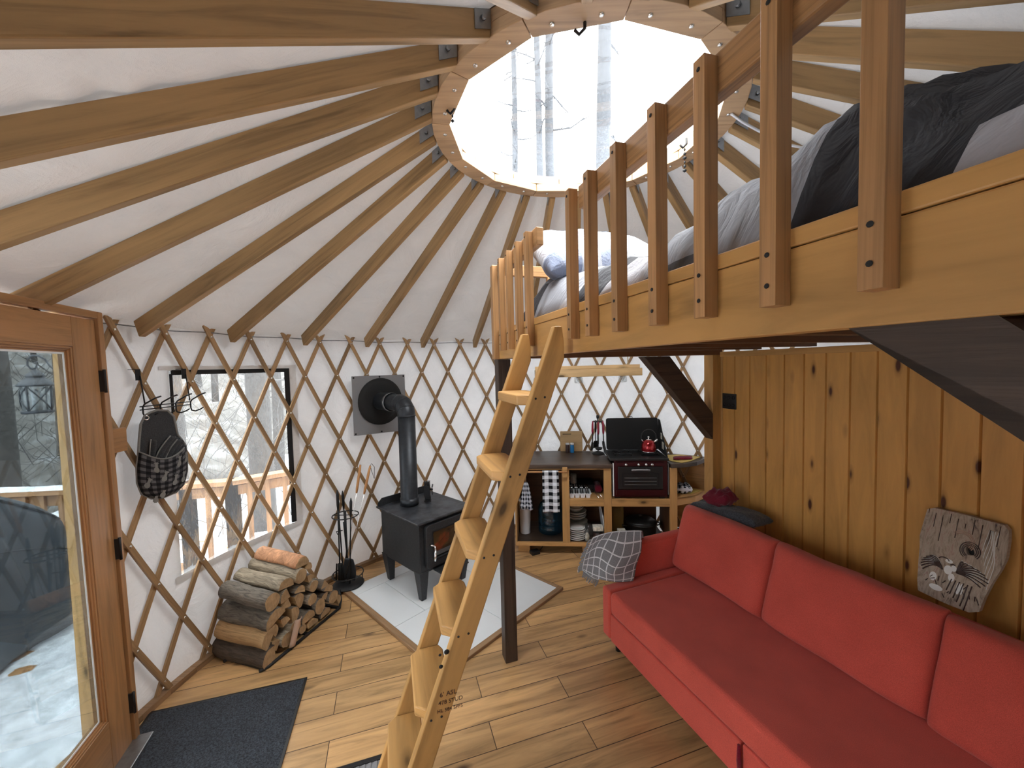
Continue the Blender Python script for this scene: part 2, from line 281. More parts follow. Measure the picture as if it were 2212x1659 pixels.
# ------------------------------------------------------------------ mesh helpers
WL = {}
class MB:
    def __init__(s): s.v = []; s.f = []; s.uv = []; s.mi = []; s.sm = []
    def add(s, verts, faces, uvs, m=0, smooth=False):
        o = len(s.v); s.v += [V(p) for p in verts]
        for f, u in zip(faces, uvs):
            s.f.append([i+o for i in f]); s.uv.append(u); s.mi.append(m); s.sm.append(smooth)
        return s
    def hexa(s, c, m=0):
        """c: 8 corners, index = ix + 2*iy + 4*iz; the grain runs along x"""
        c = [V(p) for p in c]; L = (c[1]-c[0]).length; W = (c[2]-c[0]).length; H = (c[4]-c[0]).length
        k = random.uniform(0, 5)
        fs = [(0, 2, 3, 1), (4, 5, 7, 6), (0, 1, 5, 4), (2, 6, 7, 3), (0, 4, 6, 2), (1, 3, 7, 5)]
        uvs = [[(0, k), (0, k+W), (L, k+W), (L, k)], [(0, k+.5), (L, k+.5), (L, k+.5+W), (0, k+.5+W)], [(0, k+.9), (L, k+.9), (L, k+.9+H), (0, k+.9+H)],
               [(0, k+1.3), (0, k+1.3+H), (L, k+1.3+H), (L, k+1.3)], [(0, k), (0, k+H), (W*.2, k+H), (W*.2, k)], [(L, k), (L+W*.2, k), (L+W*.2, k+H), (L, k+H)]]
        return s.add(c, fs, uvs, m)
    def box(s, x0, x1, y0, y1, z0, z1, fn=IDN, grain='x', m=0):
        xs, ys, zs = (x0, x1), (y0, y1), (z0, z1)
        def P(i, j, k):
            if grain == 'x': return fn(xs[i], ys[j], zs[k])
            if grain == 'y': return fn(xs[1-j], ys[i], zs[k])
            return fn(xs[j], ys[k], zs[i])
        return s.hexa([P(i, j, k) for k in (0, 1) for j in (0, 1) for i in (0, 1)], m)
    def bar(s, p0, p1, w, h, up=(0, 0, 1), m=0):
        p0, p1 = V(p0), V(p1); a = (p1-p0).normalized(); sd = a.cross(V(up)).normalized(); u = sd.cross(a)
        return s.hexa([(p0, p1)[i]+sd*w/2*(1-2*j)+u*h/2*(2*k-1) for k in (0, 1) for j in (0, 1) for i in (0, 1)], m)
    def prism(s, poly, fn, d0, d1, m=0, mside=None):
        n = len(poly); k = random.uniform(0, 5)
        vs = [fn(p[0], p[1], d0) for p in poly]+[fn(p[0], p[1], d1) for p in poly]
        uvp = [(p[0], p[1]+k) for p in poly]
        s.add(vs, [list(range(n))[::-1], list(range(n, 2*n))], [uvp[::-1], uvp], m)
        o = len(s.v)-2*n; L = 0
        for i in range(n):
            j = (i+1) % n; e = math.dist(poly[i], poly[j]); s.f.append([o+i, o+j, o+n+j, o+n+i]); s.uv.append([(L, k), (L+e, k), (L+e, k+abs(d1-d0)), (L, k+abs(d1-d0))]); L += e
            s.mi.append(m if mside is None else mside); s.sm.append(False)
        return s
    def grid(s, nu, nv, fn, uvfn=None, m=0, closed=False, smooth=True, skip=None):
        uvfn = uvfn or (lambda a, b: (a, b)); vs = [fn(i/nu, j/nv) for j in range(nv+1) for i in range(nu if closed else nu+1)]; W = nu if closed else nu+1
        fs, us = [], []
        for j in range(nv):
            for i in range(nu):
                if skip and skip(i, j): continue
                i2 = (i+1) % W; fs.append([j*W+i, j*W+i2, (j+1)*W+i2, (j+1)*W+i])
                us.append([uvfn(i/nu, j/nv), uvfn((i+1)/nu, j/nv), uvfn((i+1)/nu, (j+1)/nv), uvfn(i/nu, (j+1)/nv)])
        return s.add(vs, fs, us, m, smooth)
    def tube(s, path, r, n=8, m=0, closed=False, caps=True, smooth=True):
        P = [V(p) for p in path]; K = len(P); rr = r if isinstance(r, (list, tuple)) else [r]*K
        T = []
        for i in range(K):
            a = P[(i-1) % K] if (closed or i > 0) else P[i]; b = P[(i+1) % K] if (closed or i < K-1) else P[i]; T.append((b-a).normalized())
        ref = V((0, 0, 1)) if abs(T[0].z) < .9 else V((1, 0, 0)); nrm = (ref-T[0]*ref.dot(T[0])).normalized(); vs = []; L = [0]
        for i in range(K):
            nrm = (nrm-T[i]*nrm.dot(T[i])).normalized(); bn = T[i].cross(nrm)
            vs += [P[i]+(nrm*cos(2*PI*k/n)+bn*sin(2*PI*k/n))*rr[i] for k in range(n)]
            if i: L.append(L[-1]+(P[i]-P[i-1]).length)
        fs, us = [], []; rg = K if closed else K-1
        for i in range(rg):
            j = (i+1) % K; l1 = L[j] if j else L[-1]+.1
            for k in range(n):
                k2 = (k+1) % n; c = 2*PI*rr[i]/n
                fs.append([i*n+k, i*n+k2, j*n+k2, j*n+k]); us.append([(L[i], c*k), (L[i], c*(k+1)), (l1, c*(k+1)), (l1, c*k)])
        s.add(vs, fs, us, m, smooth)
        if caps and not closed:
            o = len(s.v)-len(vs); s.f.append([o+k for k in range(n)][::-1]); s.f.append([o+(K-1)*n+k for k in range(n)])
            for q in (0, 1): s.uv.append([(rr[0]*cos(2*PI*k/n), rr[0]*sin(2*PI*k/n)) for k in range(n)]); s.mi.append(m); s.sm.append(False)
        return s
    def lathe(s, prof, c, n=24, m=0, axis=None, smooth=True, caps=True):
        c = V(c); az = V(axis).normalized() if axis else V((0, 0, 1)); ax = az.orthogonal().normalized() if axis else V((1, 0, 0)); ay = az.cross(ax); K = len(prof)
        vs = [c+(ax*cos(2*PI*k/n)+ay*sin(2*PI*k/n))*r+az*z for r, z in prof for k in range(n)]; fs, us = [], []
        for i in range(K-1):
            for k in range(n):
                k2 = (k+1) % n; fs.append([i*n+k, i*n+k2, (i+1)*n+k2, (i+1)*n+k]); us.append([(k/n*.3, i*.02), ((k+1)/n*.3, i*.02), ((k+1)/n*.3, i*.02+.02), (k/n*.3, i*.02+.02)])
        s.add(vs, fs, us, m, smooth); o = len(s.v)-len(vs)
        for i in (0, K-1):
            if caps and prof[i][0] > 1e-5:
                ix = [o+i*n+k for k in range(n)]; s.f.append(ix[::-1] if i == 0 else ix); s.uv.append([(cos(2*PI*k/n)*prof[i][0], sin(2*PI*k/n)*prof[i][0]) for k in range(n)]); s.mi.append(m); s.sm.append(False)
        return s
    def pillow(s, fn, w, h, T, ex=6, pw=.4, n=16, m=0, back=1.0, wr=0, seed=0):
        """two puffed sheets over [-w/2,w/2] x [-h/2,h/2]; fn(a, b, t) -> point"""
        g = [sin((2*i/n-1)*PI/2) for i in range(n+1)]
        def hh(a, b):
            q = max(0, (1-abs(a)**ex)*(1-abs(b)**ex))**pw
            return T*q*(1+wr*noise.noise(V((a*3+seed, b*3, seed)))*1.0)
        vs = []; ix = {}
        for sd in (1, -1):
            for j in range(n+1):
                for i in range(n+1):
                    if sd < 0 and (i in (0, n) or j in (0, n)): ix[sd, i, j] = ix[1, i, j]; continue
                    ix[sd, i, j] = len(vs); vs.append(fn(g[i]*w/2, g[j]*h/2, sd*hh(g[i], g[j])*(1 if sd > 0 else back)))
        fs, us = [], []
        for sd in (1, -1):
            for j in range(n):
                for i in range(n):
                    q = [(i, j), (i+1, j), (i+1, j+1), (i, j+1)]; q = q if sd > 0 else q[::-1]
                    fs.append([ix[sd, a, b] for a, b in q]); us.append([(g[a]*w/2, g[b]*h/2) for a, b in q])
        return s.add(vs, fs, us, m, True)
    def build(s, name, mats, parent=None, loc=None, bevel=0, seg=2, weld=False, solid=0):
        mats = mats if isinstance(mats, (list, tuple)) else [mats]
        o_ = V((0, 0, 0))
        if parent is not None: o_ = WL[parent.name]
        if loc is not None: o_ = V(loc)
        me = bpy.data.meshes.new(name); me.from_pydata([p-o_ for p in s.v], [], s.f); me.update()
        ul = me.uv_layers.new(name='UVMap'); i = 0
        for p in me.polygons:
            u = s.uv[p.index]; p.material_index = s.mi[p.index]; p.use_smooth = s.sm[p.index]
            for k, li in enumerate(p.loop_indices): ul.data[li].uv = u[k]
        for mt in mats: me.materials.append(M[mt] if isinstance(mt, str) else mt)
        bm = bmesh.new(); bm.from_mesh(me)
        if weld: bmesh.ops.remove_doubles(bm, verts=bm.verts, dist=1e-5)
        bmesh.ops.recalc_face_normals(bm, faces=bm.faces); bm.to_mesh(me); bm.free()
        ob = bpy.data.objects.new(name, me); COL.objects.link(ob)
        if parent is not None: ob.parent = parent; ob.location = (0, 0, 0) if loc is None else o_-WL[parent.name]
        else: ob.location = o_
        WL[ob.name] = o_
        if solid: md = ob.modifiers.new('solid', 'SOLIDIFY'); md.thickness = solid; md.offset = 0
        if bevel: md = ob.modifiers.new('bevel', 'BEVEL'); md.width = bevel; md.segments = seg; md.limit_method = 'ANGLE'; md.angle_limit = R(40)
        return ob
def tag(o, label, cat, group=None, kind=None):
    o['label'] = label; o['category'] = cat
    if group: o['group'] = group
    if kind: o['kind'] = kind
    return o
def thing(name, label, cat, loc, group=None, kind=None):
    o = bpy.data.objects.new(name, None); COL.objects.link(o); o.location = loc; o.empty_display_size = .1; WL[o.name] = V(loc)
    return tag(o, label, cat, group, kind)
def dup(root, dloc, label=None):
    c = root.copy(); COL.objects.link(c); c.location = root.location+V(dloc); WL[c.name] = WL[root.name]+V(dloc)
    if label: c['label'] = label
    for ch in root.children:
        k = ch.copy(); COL.objects.link(k); k.parent = c
        for g in ch.children: q = g.copy(); COL.objects.link(q); q.parent = k
    return c
def lerp(a, b, t): return a+(b-a)*t
def pl(xs, x):
    for (a, p), (b, q) in zip(xs, xs[1:]):
        if x <= b: return p+(q-p)*max(0, min(1, (x-a)/(b-a)))
    return xs[-1][1]
def text(body, name, parent, mat, M4, size):
    c = bpy.data.curves.new(name, 'FONT'); c.body = body; c.size = size; c.extrude = .0003; c.materials.append(M[mat]); o = bpy.data.objects.new(name, c); COL.objects.link(o)
    dg = bpy.context.evaluated_depsgraph_get(); me = bpy.data.meshes.new_from_object(o.evaluated_get(dg)); bpy.data.objects.remove(o)
    q = bpy.data.objects.new(name, me); COL.objects.link(q); q.parent = parent; q.matrix_local = Matrix.Translation(-WL[parent.name])@M4; return q

# ================================================================== SETTING
TH0, DTH, Z0, DZ = 179.852, 3.36301, 2.1020, .28649      # lattice bolt grid
def LA(c): return TH0-DTH*c
# floor
mb = MB(); n = 72; pts = [V((CX+2.62*cos(2*PI*i/n), CY+2.62*sin(2*PI*i/n), 0)) for i in range(n)]
mb.add(pts, [list(range(n))], [[(p.dot(UU)+.35, p.dot(VV)+.118) for p in pts]])
low = [p-V((0, 0, .05)) for p in pts]
for i in range(n):
    j = (i+1) % n; mb.add([pts[i], pts[j], low[j], low[i]], [[0, 1, 2, 3]], [[(0, 0), (.1, 0), (.1, .05), (0, .05)]])
tag(mb.build('floor', 'floor', loc=(CX, CY, 0)), 'warm brown wooden plank floor of the round room', 'floor', kind='structure')

# round canvas wall with the window hole (it stops at the door)
D_L, D_R = 183.6, 208.4      # door edges on the circle
WIN = (152.6, 172.2, .62, 1.885)
ths = [D_R-360+i*1.0 for i in range(int(WIN[0]-(D_R-360))+1)]
W2 = (-150.3, -137.0, .62, 1.885)  # hole for the added window, out of view behind the camera
ths = [t for t in ths if t < W2[0]-.3]+[W2[0]+(W2[1]-W2[0])*i/24 for i in range(25)]+[t for t in ths if W2[1]+.3 < t < WIN[0]-.3]+[WIN[0]+(WIN[1]-WIN[0])*i/20 for i in range(21)]+[WIN[1]+(D_L-WIN[1])*i/12 for i in range(1, 13)]
zs = [-.04+(WIN[2]+.04)*i/7 for i in range(8)]+[WIN[2]+(WIN[3]-WIN[2])*i/13 for i in range(1, 14)]+[1.885+.095*i for i in range(1, 4)]
def wallpt(a, b):
    t = ths[round(a*(len(ths)-1))]; z = zs[round(b*(len(zs)-1))]
    dw = min(max(0, WIN[0]-2-t, t-WIN[1]-2), max(0, W2[0]-2-t, t-W2[1]-2))/6; k = min(1, max(dw, max(0, WIN[2]-.05-z)*4))
    f = noise.noise(V((t*.16, z*.7, 0)))*.016+noise.noise(V((t*.5, z*.9, 5)))*.013+noise.noise(V((t*.9+z*3, z*1.6, 8)))*.006
    return CYL(t, 2.472+f*k+.004*(k > 0), z)
def wskip(i, j): return (WIN[0]-.01 < ths[i] < WIN[1]-.05 or W2[0]-.01 < ths[i] < W2[1]-.05) and WIN[2]-.01 < zs[j] < WIN[3]-.02
mb = MB().grid(len(ths)-1, len(zs)-1, wallpt, lambda a, b: (a*15, b*2), skip=wskip)
wall = tag(mb.build('wall_round', 'canvas', loc=(CX, CY, 0)), 'off-white canvas wall of the round tent behind the wooden lattice', 'wall', kind='structure')

# soft vinyl window in the canvas
wn = thing('window_1', 'clear vinyl window in the canvas wall left of the stove, seen through the lattice', 'window', CYL(162, 2.47, .62), kind='structure')
MB().grid(20, 12, lambda a, b: CYL(lerp(WIN[0]-.6, WIN[1]+.6, a), 2.486+.006*noise.noise(V((a*6, b*6, 3))), lerp(WIN[2]-.03, WIN[3]+.02, b))).build('vinyl_pane', 'vinyl', wn)
def arcstrip(mb, t0, t1, z0, z1, r, n=20, th=.006):
    mb.grid(n, 1, lambda a, b: CYL(lerp(t0, t1, a), r, lerp(z0, z1, b)))
    mb.grid(n, 1, lambda a, b: CYL(lerp(t0, t1, a), r+th, lerp(z0, z1, b))); return mb
mb = MB(); arcstrip(mb, WIN[0]-.1, WIN[1]-.3, WIN[3]-.026, WIN[3]+.004, 2.466); arcstrip(mb, WIN[0]-.35, WIN[0]+.55, WIN[2]+.01, WIN[3]+.004, 2.466, 3); arcstrip(mb, WIN[1]-.4, WIN[1]-.05, 1.5, WIN[3]-.02, 2.466, 3)
mb.build('zipper_tape', 'matte', wn)
mb = MB(); arcstrip(mb, WIN[0]-1.6, WIN[1]+1.5, WIN[3]+.005, WIN[3]+.03, 2.462); arcstrip(mb, WIN[0]-1.6, WIN[0]-.36, WIN[2]-.03, WIN[3]+.02, 2.462, 3)
arcstrip(mb, WIN[0]-1, WIN[1]+1, WIN[2]-.035, WIN[2]+.006, 2.463); mb.build('canvas_flange', 'canvas', wn)

wn = thing('added_fill_window', 'added unseen vinyl window beside the latch side of the door, letting in extra daylight', 'window', CYL(-143.6, 2.47, .62), kind='structure')  # added out of view to brighten the sofa and plank wall
MB().grid(20, 12, lambda a, b: CYL(lerp(W2[0]-.6, W2[1]+.6, a), 2.486, lerp(W2[2]-.03, W2[3]+.02, b))).build('vinyl_pane', 'vinyl_fill', wn)
mb = MB(); arcstrip(mb, W2[0]-.3, W2[1]+.3, W2[3]-.026, W2[3]+.004, 2.466); arcstrip(mb, W2[0]-.4, W2[0]+.2, W2[2], W2[3], 2.466, 3); arcstrip(mb, W2[1]-.2, W2[1]+.4, W2[2], W2[3], 2.466, 3); mb.build('zipper_tape', 'matte', wn)

# conical canvas roof
SL = .5625
def roofpt(a, b):
    t = a*360; r = lerp(.70, 2.56, b)
    k = sin(PI*(((t-95.2)/13.846) % 1)); wr = min(1, max(0, (r-.9)/.8))
    d = .012*k*wr+.018*wr*k*noise.noise(V((t*.09, r*5.5, 1)))+wr*k*.014*noise.noise(V((t*.06+r, r*15+t*.05, 4)))+wr*k*.012*(.5-abs(noise.noise(V((t*.05-r, r*9-t*.03, 14))))*2.2)
    return CYL(t, r, 3.02-(r-.72)*SL+.104+d)
mb = MB().grid(26*12, 80, roofpt, lambda a, b: (a*15, b*2), closed=True)
tag(mb.build('ceiling', 'roof', loc=(CX, CY, 2.1)), 'off-white canvas roof stretched over the rafters, faint folds', 'ceiling', kind='structure')

# ------------------------------------------------------------------ roof frame: rafters and ring
rf = thing('roof_frame', 'brown wooden rafters fanning out from the round ring under the skylight', 'roof frame', (CX, CY, 3.02))
TWIST = [(-360, -360), (-57, -54), (-45, -41), (-29.4, -27.8), (-15.6, -14.4), (-2, -1.7), (12, 12.4), (40, 40.2), (95, 95), (180, 178.6), (192, 191.6), (206, 203.6), (219.8, 214.9), (233.6, 228.4), (247, 244), (262, 262), (277, 279), (291, 294), (303.4, 306.6), (315, 319), (360, 360)]
for k in range(26):
    ta = 95.2+13.846*k
    if ta > 315: ta -= 360
    td = pl(TWIST, ta)
    p0 = CYL(ta, .738, 3.02-.018*SL+.05); p1 = CYL(td, 2.405, 3.02-1.685*SL+.05)
    d = (p1-p0); sd = V((-d.y, d.x, 0)).normalized()*.019; L = d.length; e = d/L
    up = V((0, 0, .05))
    mb = MB(); c = []
    for kk in (-1, 1):
        for j in (-1, 1):
            for q in (0, 1):
                pp = p0 if q == 0 else p1+(d.normalized()*(.03 if kk > 0 else 0))
                c.append(pp+sd*j+up*kk)
    mb.hexa(c); ra = mb.build('rafter', 'rafter', rf, bevel=.004)
    mb = MB(); q0 = p0+e*.003; s2 = sd*1.12
    for j in (-1, 1):
        mb.hexa([q0+e*(.085*i)+s2*(j*(1+.12*jj))+V((0, 0, -.02+.066*kk)) for kk in (0, 1) for jj in (0, 1) for i in (0, 1)])
        b0 = q0+e*.045+s2*j*1.1+V((0, 0, .014)); mb.tube([b0, b0+sd.normalized()*j*.012], .009, 6)
    mb.build('bracket', 'steel', ra)
segs = 13; A0 = -170.6
def ringseg(j, off, z0, z1, ri, ro, name):
    a0 = A0+(j+off)*360/segs; a1 = a0+360/segs; g = .12
    poly = []
    for q in range(5): t = a0+g+(a1-a0-2*g)*q/4; poly.append((CX+ro*cos(R(t)), CY+ro*sin(R(t))))
    poly += [(CX+ri*cos(R(a1-g)), CY+ri*sin(R(a1-g))), (CX+ri*cos(R(a0+g)), CY+ri*sin(R(a0+g)))]
    mb = MB().prism(poly, IDN, z0, z1)
    if off == 0:
        for q in (.25, .75):
            t = a0+(a1-a0)*q; c = CYL(t, .682, z0); mb.lathe([(.0001, -.006), (.008, -.005), (.0105, 0), (.0105, .002)], c, 10, 1)
    mb.build(name, ['ring', 'bolt'], rf, bevel=.002)
for j in range(segs): ringseg(j, 0, 3.02, 3.066, .655, .738, 'ring_segment')
for j in range(segs): ringseg(j, .5, 3.067, 3.112, .668, .738, 'ring_segment')
sk = thing('window_2', 'round clear skylight dome over the roof ring, bare tree trunks beyond it', 'skylight', (CX, CY, 3.11), kind='structure')
MB().lathe([(.69*cos(PI/2*i/10)+.001, 3.128+.26*sin(PI/2*i/10)) for i in range(11)], (CX, CY, 0), 64, caps=False).build('acrylic_dome', 'dome', sk)
mb = MB().lathe([(.672, 3.112), (.672, 3.128), (.74, 3.128), (.74, 3.112)], (CX, CY, 0), 64, smooth=False, caps=False); mb.build('dome_curb', 'ring', sk)
MB().tube([CYL(360*i/64, .692, 3.133) for i in range(64)], .006, 6, closed=True).build('dome_gasket', 'gasket', sk)

# ------------------------------------------------------------------ lattice
lt = thing('wall_lattice', 'diamond lattice of brown wooden slats bolted together against the canvas wall', 'lattice', CYL(120, 2.43, 0))
RT, RB, CMIN, CMAX = -.24, 7.30, -1.0, 44.0
def slat(k, sgn, r0, r1):
    rad = 2.430 if sgn > 0 else 2.446
    n = 14; C = []
    for i in range(n+1):
        r = lerp(r0, r1, i/n); th = LA(k+sgn*r); C.append((th, Z0-DZ*r))
    arc = R(DTH)*rad; tl = math.hypot(arc, DZ); ct, sz = arc/tl, DZ/tl      # strip direction in the (arc, z) sheet
    hw, ht = .0235, .0065; mb = MB(); vs = []
    for th, z in C:
        for a, b in ((-1, -1), (1, -1), (1, 1), (-1, 1)):
            # normal to the strip inside the sheet
            da = a*hw*sz; dz = a*hw*ct
            vs.append(CYL(th+math.degrees(da/rad), rad+b*ht, z+dz*sgn))
    fs, us = [], []; step = tl*(r1-r0)/n; q = random.uniform(0, 5)
    for i in range(n):
        for e in range(4):
            e2 = (e+1) % 4; fs.append([i*4+e, i*4+e2, (i+1)*4+e2, (i+1)*4+e]); v0 = q+.05*e
            us.append([(i*step, v0), (i*step, v0+.045), ((i+1)*step, v0+.045), ((i+1)*step, v0)])
    fs += [[0, 1, 2, 3], [n*4, n*4+1, n*4+2, n*4+3]]; us += [[(0, q), (.04, q), (.04, q+.01), (0, q+.01)]]*2
    mb.add(vs, fs, us, 0)
    if sgn > 0:
        for r in range(8):
            c = k+r
            if r0 <= r <= r1 and CMIN <= c <= CMAX:
                nrm = V((cos(R(LA(c))), sin(R(LA(c))), 0)); mb.lathe([(.0085, 0), (.0085, .002), (.006, .005), (.0001, .006)], CYL(LA(c), rad-ht, Z0-DZ*r), 8, 1, axis=-nrm)
    mb.build('lattice_slat', ['lattice', 'bolt'], lt, bevel=0)
for k in range(-6, 45, 2):
    r0 = max(RT, CMIN-k); r1 = min(RB, CMAX-k)
    if r1-r0 > .25: slat(k, 1, r0, r1)
for k in range(0, 52, 2):
    r0 = max(RT, k-CMAX); r1 = min(RB, k-CMIN)
    if r1-r0 > .25: slat(k, -1, r0, r1)
MB().tube([CYL(lerp(183, 30, i/80), 2.438+.004*sin(i*1.3), 2.128+.004*sin(i*.9)) for i in range(81)], .0035, 6).build('tension_cable', 'steel', lt)
# base board where the wall meets the floor
mb = MB()
for t in range(20, 184, 4): mb.prism([(CX+r*cos(R(q)), CY+r*sin(R(q))) for r, q in ((2.415, t), (2.415, t+3.98), (2.46, t+3.98), (2.46, t))], IDN, 0, .035)
tag(mb.build('baseboard_round', 'trimw', loc=CYL(120, 2.44, 0)), 'low curved wooden sill along the foot of the canvas wall', 'baseboard', kind='structure')

# ------------------------------------------------------------------ door
tD = V((cos(R(-71)), sin(R(-71)), 0)); oD = V((-.9455, -.3256, 0)); hD = V((-1.95, 1.87, 0))
def DP(d, e, z): return hD+tD*(d-.030+.0275*z)+oD*e+V((0, 0, z))
dr = thing('door_1', 'tall glazed wooden door with wide frame at the left, deck visible through it', 'door', DP(.4, 0, 0), kind='structure')
mb = MB(); mb.box(-.04, -.003, -.012, .13, 0, 2.165, DP, 'z'); mb.box(-.003, .94, -.012, .13, 2.132, 2.165, DP, 'x'); mb.box(.94, .98, -.012, .13, 0, 2.165, DP, 'z')
mb.build('door_jamb', 'door', dr, bevel=.003)
mb = MB(); z0, z1, d0, d1 = .262, 1.995, .152, .78
mb.box(.002, d0, 0, .045, .02, 2.125, DP, 'z'); mb.box(d1, .935, 0, .045, .02, 2.125, DP, 'z'); mb.box(d0, d1, 0, .045, z1, 2.125, DP); mb.box(d0, d1, 0, .045, .02, z0, DP)
sl = mb.build('door_slab', 'door', dr, bevel=.003)
mb = MB()
for i, (e0, wd) in enumerate(((.004, .009), (.010, .018), (.017, .026))):
    mb.box(d0, d0+wd, e0, .04, z0, z1, DP, 'z'); mb.box(d1-wd, d1, e0, .04, z0, z1, DP, 'z'); mb.box(d0, d1, e0, .04, z0, z0+wd, DP); mb.box(d0, d1, e0, .04, z1-wd, z1, DP)
mb.build('glazing_bead', 'door', sl, bevel=.0015)
MB().box(d0+.02, d1-.02, .020, .024, z0+.02, z1-.02, DP).build('glass_pane', 'glass', sl)
mb = MB(); wd = .034
for (a, b, c, e) in ((d0+.026, d0+wd, z0+.026, z1-.026), (d1-wd, d1-.026, z0+.026, z1-.026)): mb.box(a, b, .0175, .0195, c, e, DP, 'z')
for (c, e) in ((z0+.026, z0+wd), (z1-wd, z1-.026)): mb.box(d0+.026, d1-.026, .0175, .0195, c, e, DP)
mb.build('glass_spacer', 'white', sl)
for z in (1.84, 1.02, .22):
    mb = MB(); mb.box(-.006, .004, -.016, .012, z-.05, z+.05, DP, 'z'); mb.tube([DP(-.001, -.019, z-.055), DP(-.001, -.019, z+.055)], .006, 8); mb.build('hinge', 'iron', dr)
MB().box(-.03, .97, -.075, .14, 0, .022, DP).build('threshold', 'steel', dr, bevel=.004)
mb = MB(); a0, a1 = V(DP(-.012, .13, 0)), V(DP(-.10, .25, 0)); mb.hexa([(a0, a1)[j]+V((.022*i, .030*i, 0))+V((0, 0, (-.06, 2.14)[q])) for i in (0, 1) for j in (0, 1) for q in (0, 1)])
mb.build('outer_casing', 'outer', dr)
mb = MB(); mb.prism([(CX+r*cos(R(q)), CY+r*sin(R(q))) for r, q in ((2.385, 180.2), (2.385, 182.9), (2.42, 182.9), (2.42, 180.2))], IDN, 1.475, 1.595); mb.build('blocking', 'door', dr, bevel=.003)

# ------------------------------------------------------------------ plank wall behind the sofa
mb = MB(); y0 = 2.37; uw = 2.35
k = 0; v = 2.304
prof = []
while v > -.75:
    v2 = v-.122; g = .005
    prof += [(v, uw+.012), (v-g, uw), (v2+g, uw)]; v = v2
prof += [(v, uw+.012), (v, uw+.05), (2.304, uw+.05)]
n = len(prof)
vs = [UVZ(u, q, z) for z in (0, 1.905) for q, u in prof]; fs = []; us = []
for i in range(n):
    j = (i+1) % n; fs.append([i, j, n+j, n+i]); bi = i//3; q0, q1 = prof[i][0]+bi*.7, prof[j][0]+bi*.7
    us.append([(0+bi*1.7, q0), (0+bi*1.7, q1), (1.9+bi*1.7, q1), (1.9+bi*1.7, q0)])
mb.add(vs, fs, us)
tag(mb.build('wall_right', 'plank', loc=UVZ(uw, 1, 0)), 'knotty honey-coloured plank wall behind the red sofa', 'wall', kind='structure')
mb = MB(); mb.box(uw-.012, uw+.05, -.75, 2.304, 1.893, 1.93, UVZ, 'y'); tag(mb.build('trim_1', 'pine', loc=UVZ(uw, 1, 1.9), bevel=.003), 'narrow pine board capping the plank wall under the loft', 'trim', kind='structure')
mb = MB(); mb.box(uw-.078, uw+.02, 2.300, 2.385, 0, 1.91, UVZ, 'z'); mb.box(uw-.006, uw+.006, 2.285, 2.302, 0, 1.9, UVZ, 'z'); tag(mb.build('trim_2', 'pine', loc=UVZ(uw, 2.34, 0), bevel=.004), 'pale pine corner post at the kitchen end of the plank wall', 'trim', kind='structure')
ou = thing('wall_outlet', 'black double outlet plate high on the plank wall near the kitchen', 'outlet', UVZ(uw, 2.22, 1.57))
MB().box(uw-.008, uw, 2.165, 2.283, 1.515, 1.626, UVZ, 'y').build('cover_plate', 'black', ou, bevel=.003)
for i in range(3):
    for j in range(2):
        MB().lathe([(.013, 0), (.013, .003), (.010, .003), (.010, .001), (.0001, .001)], UVZ(uw-.008, 2.186+i*.038, 1.543+j*.055), 12, axis=-UU).build('socket', 'matte', ou)

# ------------------------------------------------------------------ loft
lf = thing('loft', 'pine sleeping loft with a baluster railing on a dark post', 'loft', UVZ(.68, 1.2, 1.9))
UB = .63
MB().box(UB, UB+.04, -.75, 2.235, 1.907, 2.044, UVZ, 'y').build('front_beam', 'pine', lf, bevel=.003)
MB().box(UB-.002, UB+.03, -.75, 2.235, 2.0455, 2.075, UVZ, 'y').build('edge_cap', 'pine', lf, bevel=.003)
mb = MB(); mb.box(UB-.03, UB+.06, 2.236, 2.286, 1.905, 2.455, UVZ, 'z'); mb.build('corner_post', 'rail', lf, bevel=.004)
for v in (.3495-.002, .491, .638, .783, .944, 1.097, 1.226, 1.655, 1.795, 1.945, 2.09):
    mb = MB(); mb.box(UB-.034, UB-.001, v-.0145, v+.0145, 1.952, 2.452, UVZ, 'z')
    for z in (1.985, 2.035, 2.43): mb.lathe([(.0045, 0), (.0045, .0015), (.0001, .0015)], UVZ(UB-.0345, v, z), 8, 1, axis=-UU)
    mb.build('baluster', ['rail', 'matte'], lf, bevel=.004)
for a, b in ((-.75, 1.21), (1.60, 2.236)):
    MB().box(UB+.000, UB+.035, a, b, 2.385, 2.462, UVZ, 'y').build('top_rail', 'rail', lf, bevel=.005)
MB().box(UB+.06, 2.1, 2.245, 2.28, 2.40, 2.465, UVZ, 'x').build('end_rail', 'rail', lf, bevel=.004)
for u in (.95, 1.3, 1.7, 2.05): MB().box(u, u+.035, 2.235, 2.268, 2.0, 2.40, UVZ, 'z').build('end_baluster', 'rail', lf, bevel=.003)
def clipdeck():
    P = [(.67, -.75)]; c = V((CX, CY, 0)); cu, cv = c.dot(UU), c.dot(VV)
    for i in range(41):
        t = lerp(-80, 20, i/40); P.append((cu+2.40*cos(R(t)), cv+2.40*sin(R(t))))
    P = [p for p in P if p[1] < 2.285 and p[1] >= -.75 and p[0] > .66]; P += [(cu+math.sqrt(2.40**2-(2.285-cv)**2), 2.285), (.67, 2.285)]; return P
MB().prism(clipdeck(), UVZ, 2.035, 2.06).build('deck_boards', 'joist', lf)
for v in (-.35, .05, .45, .85, 1.25, 1.65, 2.0): MB().box(UB+.041, 2.36, v-.02, v+.02, 1.935, 2.034, UVZ, 'x').build('joist', 'joist', lf)
MB().box(UB+.041, 2.36, 2.30, 2.345, 1.908, 2.034, UVZ, 'x').build('cross_beam', 'joist', lf, bevel=.003)
MB().box(UB+.006, UB+.086, 2.288, 2.37, 0, 1.9065, UVZ, 'z').build('post', 'dark', lf, bevel=.004)
